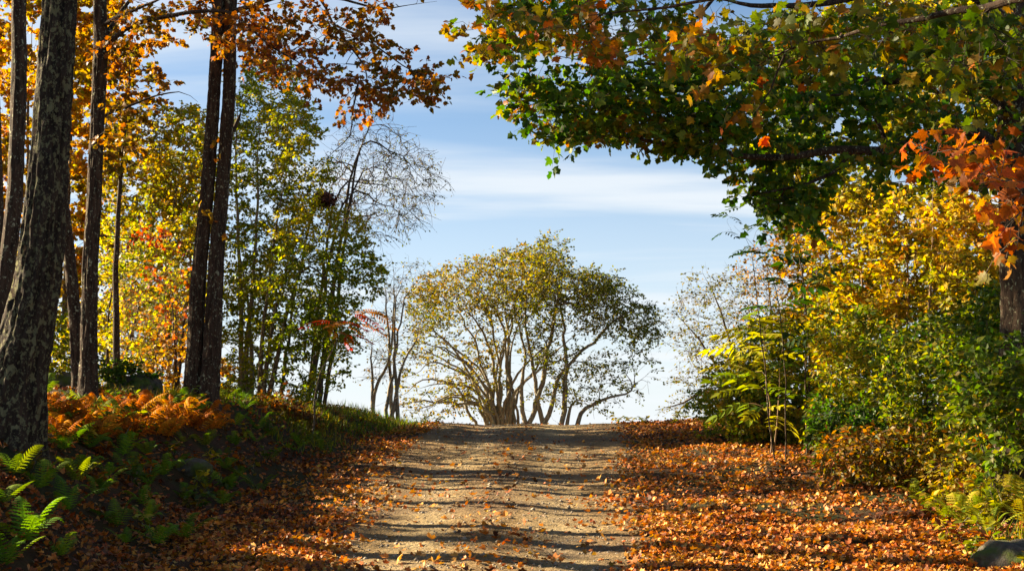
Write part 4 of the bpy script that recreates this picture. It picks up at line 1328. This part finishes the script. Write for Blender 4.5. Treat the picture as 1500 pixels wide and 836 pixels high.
# --- the near maple whose boughs hang in from the right
b = np.array((4.6, 7.4, float(gz(4.6, 7.4)) - .1))
root, off = begin_tree('maple_tree', b, 'near maple off to the right with orange and olive boughs hanging into the view', 'tree')
tp = [b + np.array([0, 0, -.2]), b + np.array([.05, 0, 1.0]), b + np.array([0, .1, 2.4]), b + np.array([-.1, .1, 3.8]), b + np.array([-.1, .1, 5.4])]
bark_trunk('trunk', root, off, tp, [.20, .16, .145, .125, .09], M_mid_bark, 32, .07, .1, 14, .2)
sk = Skel(14)
sk.path(tp[1:], .13, .08, 'leader')
sk.path([tp[2] + np.array([0, 0, -.1]), P(1620, 130, 7.6), P(1540, 210, 7.8), P(1460, 245, 7.9), P(1390, 240, 8.0), P(1330, 225, 8.1)], .04, .006, join=False)
sk.path([P(1540, 210, 7.8), P(1500, 300, 7.9), P(1490, 360, 7.9)], .012, .005, join=False)
sk.path([tp[3] + np.array([0, 0, -.4]), P(1560, 0, 8.0), P(1440, 10, 8.6), P(1320, 30, 9.2), P(1200, 60, 9.8), P(1100, 100, 10.2), P(1060, 160, 10.3)], .05, .006, join=False)
sk.path([tp[3], P(1500, -60, 8.6), P(1300, -40, 9.6), P(1100, -10, 10.4), P(980, 10, 10.8), P(880, 20, 11.2), P(780, 12, 11.5)], .05, .006, join=False)
sk.path([P(1150, 80, 10.0), P(1130, 130, 10.0), P(1100, 170, 10.0)], .010, .004, join=False)
sk.fill(poly_pts([(1310, 215), (1370, 205), (1440, 215), (1500, 260), (1500, 320), (1440, 285), (1380, 265), (1320, 245)], 21, 7.4, 8.3), up=.02, seg=.1)
sk.fill(poly_pts([(1470, 300), (1510, 300), (1510, 380), (1480, 380)], 2, 7.6, 8.1), up=.02, seg=.1)
sk.fill(poly_pts([(1000, 40), (1200, 10), (1250, 60), (1220, 110), (1120, 120), (1130, 180), (1080, 180), (1060, 140), (1000, 90)], 46, 9.6, 10.8), up=.02, seg=.1)
sk.fill(poly_pts([(1250, 0), (1510, -10), (1510, 90), (1400, 100), (1280, 60)], 42, 8.2, 9.8), up=.02, seg=.1)
sk.fill(poly_pts([(690, 15), (760, -15), (900, -10), (1010, 5), (980, 70), (900, 85), (830, 60), (720, 65)], 46, 10.6, 12.0), up=.02, seg=.1)
sk.fill(ell_pts(np.array((3.4, 8.6, 6.6)), (1.8, 2.0, 1.0), 50, .2), up=.1, seg=.2)
sk.radii(.0028)
sk.emit(root, off, M_dark_bark)
L = Leaves(T_MAPLE_HI)


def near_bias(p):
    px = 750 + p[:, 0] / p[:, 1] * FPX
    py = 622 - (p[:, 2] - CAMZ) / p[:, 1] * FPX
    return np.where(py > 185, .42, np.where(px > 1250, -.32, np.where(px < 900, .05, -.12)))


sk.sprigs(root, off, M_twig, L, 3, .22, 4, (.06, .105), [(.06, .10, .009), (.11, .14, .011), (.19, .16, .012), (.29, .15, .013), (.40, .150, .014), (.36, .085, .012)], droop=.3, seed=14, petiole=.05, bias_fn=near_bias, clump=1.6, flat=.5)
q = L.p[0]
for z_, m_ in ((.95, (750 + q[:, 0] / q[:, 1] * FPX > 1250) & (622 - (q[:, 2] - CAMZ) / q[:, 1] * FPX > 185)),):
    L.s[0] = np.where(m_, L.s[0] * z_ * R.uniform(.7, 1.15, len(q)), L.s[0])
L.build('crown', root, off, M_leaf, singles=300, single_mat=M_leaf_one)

# ------------------------------------------------------------------ compound-leaved saplings


def leaflet_leaf(nl, length, ll, width=.36, droop=.25):
    """one feather-shaped leaf: a midrib and paired leaflets"""
    tb = Tubes()
    t = np.linspace(0, 1, 7)
    mid = np.stack([np.zeros(7), t * length, -droop * length * t ** 2], -1)
    tb.add(mid, np.linspace(.004, .0015, 7), 3)
    V = [np.concatenate(tb.v)]
    FQ = [np.concatenate(tb.f)]
    nV = len(V[0])
    FT = []
    for i in range(nl):
        u = .25 + .72 * i / (nl - 1)
        base = np.array([0, u * length, -droop * length * u * u])
        l_ = ll * (1 - .35 * abs(u - .55))
        for sd in (-1, 1):
            d = unit(np.array([sd * 1.0, .55, -.35]))
            nrm = unit(np.array([.2 * sd, .1, 1.0]))
            x = np.cross(d, nrm)
            nrm = np.cross(x, d)
            v = _ov * np.array([width / .27 * .5, 1, 1])
            v = base + l_ * (v[:, :1] * x + v[:, 1:2] * d + v[:, 2:] * nrm)
            V.append(v); FT.append(T_OVAL[0][1] + nV); nV += len(v)
    v = base + ll * (_ov[:, :1] * np.array([1.0, 0, 0]) + _ov[:, 1:2] * unit(np.array([0, 1, -.5])) + _ov[:, 2:] * np.array([0, .4, 1]))
    V.append(v); FT.append(T_OVAL[0][1] + nV)
    return np.concatenate(V), np.concatenate(FT), np.concatenate(FQ)


def compound_mesh(name, mat, **k):
    V, FT, FQ = leaflet_leaf(**k)
    return mesh_np(name, V, FT, FQ, mat)


ASH = [compound_mesh('compound_leaf', M_leaf_one, nl=4, length=.42, ll=.19, droop=d_) for d_ in (.25, .5)]
SUMAC = [compound_mesh('compound_leaf', M_leaf_one, nl=9, length=.50, ll=.13, width=.24, droop=d_) for d_ in (.5, .8)]


def put_compound(root, off, p, az, pitch, s, meshes, col):
    o = bpy.data.objects.new('compound_leaf', rnd.choice(meshes))
    C.objects.link(o)
    o.parent = root
    o.matrix_basis = Matrix.Translation(Vector(p) - Vector(off)) @ Matrix.Rotation(az, 4, 'Z') @ Matrix.Rotation(pitch, 4, 'X') @ Matrix.Rotation(rnd.gauss(0, .3), 4, 'Y') @ Matrix.Scale(s, 4)
    o.color = (*col, 1)


def sapling(label, base_px, d, stems, radii, mat, tops, meshes, cols, scale=(.8, 1.2), name='ash_sapling'):
    b = on_ground(base_px, d, .05)
    root, off = begin_tree(name, b, label, 'sapling')
    sk = Skel(base_px)
    for st in stems:
        pts = P_list(st, d)
        g = float(gz(pts[0][0], pts[0][1])) - .1
        pts[0][2] = min(pts[0][2], g)
        sk.path(pts, radii[0], radii[1], 'stem', join=False, step=.12)
    for (px, py, dd) in tops:
        t = P(px, py, d + dd)
        sk.fill([t], up=.3, seg=.12, wob=.05)
        c = rnd.choice(cols)
        k = rnd.uniform(.75, 1.25)
        dx = t - P(base_px, py, d)
        az = math.atan2(-dx[0], dx[1]) + rnd.gauss(0, .5)
        for j in range(2):
            put_compound(root, off, t, az + j * rnd.uniform(1.2, 2.6), rnd.uniform(-.1, .5), rnd.uniform(*scale) * 1.2, meshes, [v * k for v in c])
    sk.radii(.0032)
    sk.emit(root, off, mat)


dg = [(.018, .045, .008), (.03, .065, .009), (.04, .075, .010)]
bg_ = [(.13, .19, .012), (.22, .25, .014), (.33, .30, .016)]
sapling('dark green ash sapling with two thin stems standing at the edge of the leaf drift', 1187, 24.6, [[(1188, 668), (1187, 600), (1184, 500), (1176, 410), (1165, 350), (1160, 300)], [(1184, 668), (1181, 580), (1178, 500), (1172, 440)]], (.026, .010), M_dark_bark,
        [(1150, 300, -.3), (1185, 295, .2), (1190, 340, -.4), (1145, 345, 0), (1200, 375, .3), (1130, 375, -.2), (1160, 360, -.5), (1180, 405, -.3), (1205, 415, 0), (1150, 420, -.4), (1140, 450, .2), (1200, 455, -.2), (1170, 470, -.5), (1210, 490, .2), (1150, 500, -.3), (1195, 520, -.4), (1165, 540, .1), (1205, 560, -.3), (1160, 585, -.3), (1195, 610, -.2)], ASH, dg)
sapling('bright yellow green ash sapling catching the sun left of the dark ash sapling', 1128, 25.6, [[(1130, 668), (1128, 600), (1122, 540), (1118, 480)], [(1134, 668), (1140, 600), (1142, 540)]], (.018, .008), M_tan_bark,
        [(1090, 480, 0), (1110, 470, -.4), (1135, 480, .3), (1150, 500, 0), (1085, 510, -.3), (1110, 515, .2), (1130, 525, -.4), (1100, 545, .2), (1090, 570, -.2), (1120, 570, -.4), (1145, 560, .2), (1110, 600, -.3), (1140, 610, -.2), (1078, 500, .3), (1098, 495, .1), (1125, 455, .2), (1150, 465, .1), (1075, 535, 0), (1105, 530, -.6), (1130, 545, .3), (1084, 550, .3), (1118, 490, -.6), (1096, 590, .2)], ASH, bg_)
sapling('small dark sapling with few hanging leaves reaching left against the sky', 1150, 24.0, [[(1150, 668), (1150, 560), (1140, 440), (1110, 370), (1075, 330)], [(1130, 405), (1100, 365), (1080, 350), (1066, 325)]], (.015, .005), M_dark_bark,
        [(1070, 318, 0), (1062, 340, .1), (1085, 305, -.1), (1090, 365, 0), (1115, 330, .1)], ASH[1:], dg, scale=(.4, .65))
sapling('slim sumac sapling with crimson and bronze feather leaves leaning on the bank', 458, 26.6, [[(456, 600), (466, 560), (484, 520), (500, 488), (510, 465)]], (.022, .010), M_mid_bark,
        [(500, 478, 0), (514, 460, -.2), (492, 472, .1), (524, 458, 0), (508, 490, -.1), (536, 456, .1), (518, 474, -.1), (486, 486, 0)], SUMAC, [(.30, .03, .015), (.34, .045, .016), (.24, .10, .02)], scale=(.75, 1.05), name='sumac_sapling')

# ------------------------------------------------------------------ ferns


def frond_mesh(name, mat, curl=.5, pairs=15, width=.24, dry=0.0, seed=0):
    r = random.Random(seed)
    V, F = [], []

    def quad(a, b, c, d):
        k = len(V)
        V.extend((a, b, c, d))
        F.append((k, k + 1, k + 2, k + 3))
    n = pairs
    mid = []
    for i in range(n + 1):
        t = i / n
        mid.append(Vector((.05 * dry * math.sin(5 * t + seed), t * (1 - .25 * curl * t), .62 * math.sin(min(1.0, t * .95) * math.pi * (.42 + .38 * curl)) - .12 * curl * t * t)))
    for i in range(n):
        w = .010 * (1 - i / n) + .003
        a, b = mid[i], mid[i + 1]
        quad(a + Vector((-w, 0, 0)), a + Vector((w, 0, 0)), b + Vector((w * .8, 0, 0)), b + Vector((-w * .8, 0, 0)))
    for i in range(1, n + 1):
        t = i / n
        L = width * (math.sin(math.pi * min(1, .16 + .86 * t)) ** .8) * (1.15 - .35 * t) * (1 + r.gauss(0, .06 + .18 * dry))
        if L < .012:
            continue
        tg = (mid[i] - mid[i - 1]).normalized()
        up = Vector((1, 0, 0)).cross(tg)
        for sd in (-1, 1):
            ax = (Vector((sd, 0, 0)) * .92 + tg * .38 - up * (.12 + .5 * dry * r.random())).normalized()
            wd = .5 * .95 / n
            b0 = mid[i] - tg * .3 / n
            m = 4
            for k in range(m):
                u0, u1 = k / m, (k + 1) / m
                s0, s1 = wd * (1 - .75 * u0), wd * (1 - .75 * u1)
                q0 = b0 + ax * L * u0 - up * (.10 + .5 * dry) * L * u0 * u0
                q1 = b0 + ax * L * u1 - up * (.10 + .5 * dry) * L * u1 * u1
                # toothed pinna: each segment swells and pinches
                qm = (q0 + q1) / 2
                k0 = len(V)
                V.extend((q0 - tg * s0 * .55, q0 + tg * s0 * .55, qm + tg * s0 * 1.15 + ax * L * .02, q1 + tg * s1 * .55, q1 - tg * s1 * .55, qm - tg * s0 * 1.15 + ax * L * .02))
                F.append((k0, k0 + 1, k0 + 2, k0 + 3, k0 + 4, k0 + 5))
    me = bpy.data.meshes.new(name)
    me.from_pydata([tuple(v) for v in V], [], F)
    me.update()
    me.materials.append(mat)
    return me


FR_GREEN = [frond_mesh('frond', M_frond, c, 15, .22, 0, i) for i, c in enumerate((.25, .5, .75, .9))]
FR_DRY = [frond_mesh('frond', M_frond, c, 15, w_, 1.0, 10 + i) for i, (c, w_) in enumerate(((.15, .15), (.4, .19), (.7, .17), (1.0, .2), (1.2, .14)))]


def fern(x, y, size, nf, meshes, cols, label, group=None, face=None, zoff=0.0, cat='fern'):
    root = thing('fern', (x, y, float(gz(x, y)) + .03 + zoff), label, cat, group, rnd.uniform(0, 6.28))
    for k in range(nf):
        o = bpy.data.objects.new('frond', rnd.choice(meshes))
        C.objects.link(o)
        o.parent = root
        az = k * 6.283 / nf + rnd.gauss(0, .35)
        s = size * rnd.uniform(.7, 1.15)
        o.rotation_euler = (rnd.uniform(-.25, .25), rnd.gauss(0, .2), az)
        o.scale = (s, s, s * rnd.uniform(.7, 1.25))
        c, v = rnd.choice(cols), rnd.uniform(.75, 1.25)
        o.color = (c[0] * v, c[1] * v, c[2] * v, 1)


FG = [(.08, .16, .014), (.11, .20, .016), (.15, .22, .018)]
FY = [(.20, .23, .018), (.28, .27, .02), (.34, .27, .022), (.14, .19, .016)]
FO = [(.37, .110, .008), (.43, .145, .009), (.31, .085, .007), (.18, .065, .010), (.42, .19, .014)]
FYG = [(.10, .15, .015), (.16, .19, .018), (.07, .12, .013)]
gl = 'green ferns scattered over the left bank'
for k, (px, py, sz, lab) in enumerate([
    (35, 800, .42, 'large bright green fern at the lower left corner'),
    (10, 835, .30, None), (100, 752, .34, None), (172, 775, .36, None), (95, 662, .30, 'light green fern at the foot of the lichened trunk'), (130, 660, .28, None), (190, 700, .30, None),
    (240, 700, .30, None), (262, 690, .26, None), (300, 655, .30, None), (215, 668, .25, None), (330, 690, .24, None), (350, 700, .24, None),
    (150, 720, .28, None), (60, 720, .30, None), (115, 710, .28, None), (270, 735, .24, None), (210, 745, .28, None), (20, 700, .32, None), (305, 715, .22, None),
    (375, 650, .26, None), (400, 640, .22, None), (440, 655, .24, 'fresh green fern on the bank nearest to the track'), (345, 655, .24, None), (465, 650, .20, None), (185, 800, .24, None), (90, 820, .24, None), (270, 650, .24, None),
]):
    g = G(px, py)
    fern(g[0], g[1], sz * 1.12, rnd.randint(5, 7), FR_GREEN, FG if lab or k % 3 else FYG, lab or 'small green fern growing on the shaded leafy left bank', None if lab else gl)
# rust bracken below the trunks
for k in range(74):
    px, py = rnd.uniform(58, 322), rnd.uniform(600, 662)
    if py > 650 and px < 110:
        continue
    g = G(px, min(py, 655 - (px - 60) * .06 + rnd.uniform(-20, 0)))
    fern(g[0], g[1], rnd.uniform(.24, .52), 6, FR_DRY, FO if rnd.random() < .9 else FYG, 'dried rust orange bracken in the patch below the dark trunks', 'rust bracken on the left bank', cat='bracken')
for px, py, sz, lab in [(66, 590, .40, 'pale green fern frond standing beside the lichened trunk above the bracken'), (245, 592, .35, 'yellowing fern on the bank top left of the double trunk')]:
    g = on_ground(px, 21.5, 0)
    fern(g[0], g[1], sz, 5, FR_GREEN, FYG, lab)
for k in range(30):                             # more ferns of the shaded bank, down to its foot
    y = rnd.uniform(11.5, 27)
    x = float(left_foot(y)) - rnd.uniform(.0, 1.9)
    fern(x, y, rnd.uniform(.25, .42), rnd.randint(4, 6), FR_GREEN, FG if rnd.random() < .7 else FYG, 'small green fern low at the foot of the shaded left bank', gl)
# sunlit ferns on the right bank
gr = 'yellow ferns on the right bank'
for k, (px, py, sz) in enumerate([(1440, 765, .50), (1410, 772, .42), (1470, 757, .52), (1490, 745, .52), (1455, 740, .46), (1500, 770, .48), (1420, 750, .40), (1385, 765, .34), (1480, 720, .44), (1450, 785, .40), (1430, 735, .44), (1360, 745, .34), (1340, 735, .32), (1400, 735, .40), (1465, 720, .46), (1495, 715, .46)]):
    g = G(px, py)
    fern(g[0], g[1], sz, 6, FR_GREEN, FY, 'sunlit yellow fern in the clump above the mossy rock', gr)
for px, py, lab in [(1250, 712, 'lone pale green fern at the edge of the leaf drift on the right'), (1305, 705, 'green fern tuft by the leaf drift below the brown thicket')]:
    g = G(px, py)
    fern(g[0], g[1], .30, 6, FR_GREEN, FYG, lab)
for k, (px, py) in enumerate([(1490, 680), (1345, 700), (1375, 715)]):
    g = G(px, py)
    fern(g[0], g[1], .28, 5, FR_DRY, FO, 'rusty dry fern among the weeds on the right bank', 'rust ferns on the right bank')

# ------------------------------------------------------------------ broad-leaved weeds on the banks
def weed(x, y, h, stops, nl, seed, label, group):
    z = float(gz(x, y)) - .02
    off = np.array((x, y, z))
    root = thing('weed', (x, y, z), label, 'weed', group)
    tb, L = Tubes(), Leaves(T_OVAL)
    for s_ in range(rnd.randint(3, 5)):
        th = rnd.uniform(0, 6.28)
        top = off + np.array([math.cos(th) * h * .5, math.sin(th) * h * .5, h * rnd.uniform(.6, 1)])
        pts, _ = smooth_path([off, (off + top) / 2 + np.array([0, 0, h * .15]), top], [.005] * 3, .06)
        tb.add(pts, np.linspace(.006, .002, len(pts)), 3)
        i = R.integers(1, len(pts), nl)
        pp = pts[i]
        d = unit(R.normal(0, 1, (nl, 3)) * np.array([1, 1, .35]))
        L.add(pp, d, unit(np.array([0, 0, 1]) + R.normal(0, .35, (nl, 3))), R.uniform(.06, .13, nl), pal(pp, stops, 2, .22, seed))
    tb.build('stem', root, off, M_mid_bark)
    L.build('foliage', root, off, M_leaf)


WL = [(OLIVE, 'olive leaved'), (YELGREEN, 'yellow green'), (RUST, 'rust brown'), (OLIVE, 'olive leaved'), (GREEN, 'dark green')]
WR = [(OLIVE, 'olive'), (YELGREEN, 'yellow green'), (RUST, 'rust brown'), (YELGREEN, 'yellow green'), (AMBER, 'amber')]
for k in range(84):
    y = rnd.uniform(13, 31)
    x = float(left_foot(y)) - rnd.uniform(.3, 2.6)
    weed(x, y, rnd.uniform(.16, .38), WL[k % 5][0], 7, k, 'low %s weed on the dark left bank' % WL[k % 5][1], 'weeds on the left bank')
for k in range(46):
    y = rnd.uniform(12.5, 30)
    x = float(right_edge(y)) + rnd.uniform(.15, 2.2)
    weed(x, y, rnd.uniform(.22, .55), WR[k % 5][0], 9, k, 'leafy %s weed on the right bank' % WR[k % 5][1], 'weeds on the right bank')
for k in range(48):
    y = rnd.uniform(12.5, 21)
    x = float(right_edge(y)) + rnd.uniform(-.15, 1.3)
    weed(x, y, rnd.uniform(.15, .36), [YELGREEN, HEDGE, YELGREEN, RUST][k % 4], 10, k, 'sunlit %s weed fringing the leaf drift on the right' % ['yellow green', 'leafy green', 'yellow green', 'rust brown'][k % 4], 'weeds fringing the leaf drift')
for k in range(12):
    g = on_ground(rnd.uniform(405, 470), 28.5, .02)
    weed(g[0], g[1] + rnd.uniform(-.8, .8), rnd.uniform(.3, .6), [(.08, .04, .015), (.16, .06, .018), (.10, .06, .015)], 12, k, 'brown dry weed on the bank top below the poplars', 'dry weeds on the bank top')

for k, (px, d) in enumerate([(925, 36.5), (905, 37), (945, 36.0), (985, 35.5), (1000, 36.2), (620, 35.8), (640, 36.4), (505, 32), (530, 33)]):
    g = on_ground(px, d, .02)
    weed(g[0], g[1], rnd.uniform(.22, .42), YELGREEN, 9, k, 'tuft of yellow green weeds on the crest beside the track', 'weeds at the crest')

# ------------------------------------------------------------------ rocks
def rock(name, x, y, r, label, seed, mat=M_stone, sink=.35, sq=(1, 1, .62)):
    me = bpy.data.meshes.new(name)
    import bmesh
    bm = bmesh.new()
    bmesh.ops.create_icosphere(bm, subdivisions=4, radius=1)
    co = np.array([v.co[:] for v in bm.verts])
    k = 1 + .42 * fbm(co * 1.2 + seed, 2, seed) + .20 * fbm(co * 3.2 + seed, 4, seed + 3)
    co = co * k[:, None] * np.array(sq) * r
    for v, c in zip(bm.verts, co):
        v.co = c
    bm.to_mesh(me)
    bm.free()
    me.polygons.foreach_set('use_smooth', np.ones(len(me.polygons), bool))
    me.materials.append(mat)
    o = link(name, me, loc=(x, y, float(gz(x, y)) + r * sq[2] * (1 - sink) * .6), label=label, cat='rock')
    o.rotation_euler = (0, 0, seed)
    return o


g = G(1482, 828)
rock('mossy_rock', g[0], g[1], .36, 'rounded mossy rock at the lower right corner', 2, sq=(1.15, .9, .50), sink=.6)
g = G(268, 688)
rock('boulder', g[0], g[1], .26, 'long grey boulder half buried in the shaded left bank', 3, sq=(1.3, .8, .5), sink=.7)
g = on_ground(196, 25.0, 0)
rock('boulder', g[0], g[1], .42, 'dark mossy boulder between the straight brown trunk and the bare stems', 4, sq=(1.2, .9, .62))
g = on_ground(92, 24.6, 0)
rock('boulder', g[0], g[1], .36, 'dark boulder behind the bracken beside the lichened trunk', 6, sq=(1.2, .9, .62))

for k in range(16):
    y = rnd.uniform(11.5, 24)
    x = rnd.choice([rnd.uniform(float(road_l(y)) - 1.0, float(road_l(y)) + .3), rnd.uniform(float(road_r(y)) - .2, float(road_r(y)) + 2.4)])
    a, L_ = rnd.uniform(0, 6.28), rnd.uniform(.15, .45)
    q = np.array([(x + L_ * t * math.cos(a) + .05 * math.sin(6 * t + k) * L_, y + L_ * t * math.sin(a), 0) for t in np.linspace(0, 1, 7)])
    q[:, 2] = gz(q[:, 0], q[:, 1]) + .03
    tb = Tubes()
    tb.add(q, np.linspace(.008, .003, 7), 5)
    side = np.array([q[3], q[3] + np.array([-math.sin(a) * .08, math.cos(a) * .08, .03]), q[3] + np.array([-math.sin(a) * .15, math.cos(a) * .15, .04])])
    tb.add(side, [.004, .003, .002], 4)
    o = tb.build('fallen_twig', None, q[0], M_mid_bark, kind='thing')
    o.location = tuple(q[0])
    props(o, 'thin forked twig lying among the fallen leaves', 'twig', 'twigs among the fallen leaves')

# pale leaning stick by the lichened trunk
sk = Skel(33)
b = on_ground(52, 16.5, .1)
root, off = begin_tree('dead_stick', b, 'thin pale bare stick leaning up from the bracken right of the lichened trunk', 'stick')
sk.path([b, P(54, 600, 16.6), P(62, 540, 16.7), P(78, 505, 16.8)], .012, .005, 'stem', join=False)
sk.path([P(62, 540, 16.7), P(60, 520, 16.6), P(66, 490, 16.5)], .005, .003, 'side_twig', join=False)
sk.radii(.003)
sk.emit(root, off, M_tan_bark)

# ------------------------------------------------------------------ the wood west of the track, whose crowns throw the bars of shade
WOOD = [(-14.5, 13.0, 1.0), (-12.0, 8.2, .9), (-17.5, 18.0, 1.1), (-20.5, 25.5, 1.15), (-23.0, 20.0, 1.1), (-18.5, 12.5, 1.05)]
LOW = [(-12.5, 26.2, 1.35), (-20.0, 22.0, 1.0)]  # low trees added out of view for wide bands of shade
POLE = [(-13.2, 28.4, 1.0), (-12.2, 26.9, .95), (-11.2, 18.6, 1.2), (-11.6, 25.6, 1.1), (-14.5, 27.6, 1.3), (-16.2, 36, 1.1), (-16.0, 39.5, 1.2), (-10.0, 16.9, 1.25), (-13.2, 33.4, .8)]  # slim trees added out of view for trunk shadows and shaded hedge
protos = {}
for k, (x, y, s, tall) in enumerate([w + (2,) for w in WOOD] + [w + (0,) for w in LOW] + [w + (1,) for w in POLE]):
    z = float(gz(x, y)) - .1
    proto = protos.get(tall)
    if proto is None:
        root = thing(('unseen_understory_tree', 'unseen_pole_tree', 'woodland_tree')[tall], (x, y, z), ('unseen young amber tree added left of the track for its band of shade', 'unseen slim tree with a small high crown, added for the shade it throws', 'tall amber tree of the wood to the left of the track')[tall], 'tree', ('unseen young trees added for shade', 'unseen slim trees added for shade', 'trees of the wood left of the track')[tall])
        off = np.array((x, y, z))
        sk = Skel(90)
        H = (8.0, 14.0, 17.0)[tall]
        sk.path([off, off + np.array([.1, .1, .3 * H]), off + np.array([0, .2, .6 * H]), off + np.array([.2, .1, H])], (.10, .19, .22)[tall], (.04, .09, .04)[tall], 'trunk', join=False, step=.3)
        sk.fill(ell_pts(off + np.array([0, 0, (4.6, 12.0, 12.9)[tall]]), ((1.7, 1.7, 2.6), (1.3, 1.3, 2.6), (3.2, 3.2, 4.2))[tall], (90, 60, 230)[tall], .2), up=.2, seg=.4, minz=off[2] + (7 if tall else 1.5))
        sk.radii(.007)
        sk.emit(root, off, M_mid_bark)
        L = Leaves(T_MAPLE_LO)
        sk.sprigs(root, off, M_twig, L, 4, .5, 5, (.11, .17), AMBER, seed=90)
        L.build('crown', root, off, M_leaf)
        protos[tall] = root
    else:
        r2 = proto.copy()
        C.objects.link(r2)
        for ch in list(proto.children):
            c2 = ch.copy()
            C.objects.link(c2)
            c2.parent = r2
        r2.location = (x, y, z)
        r2.rotation_euler = (0, 0, k * 1.3)
        r2.scale = (s,) * 3
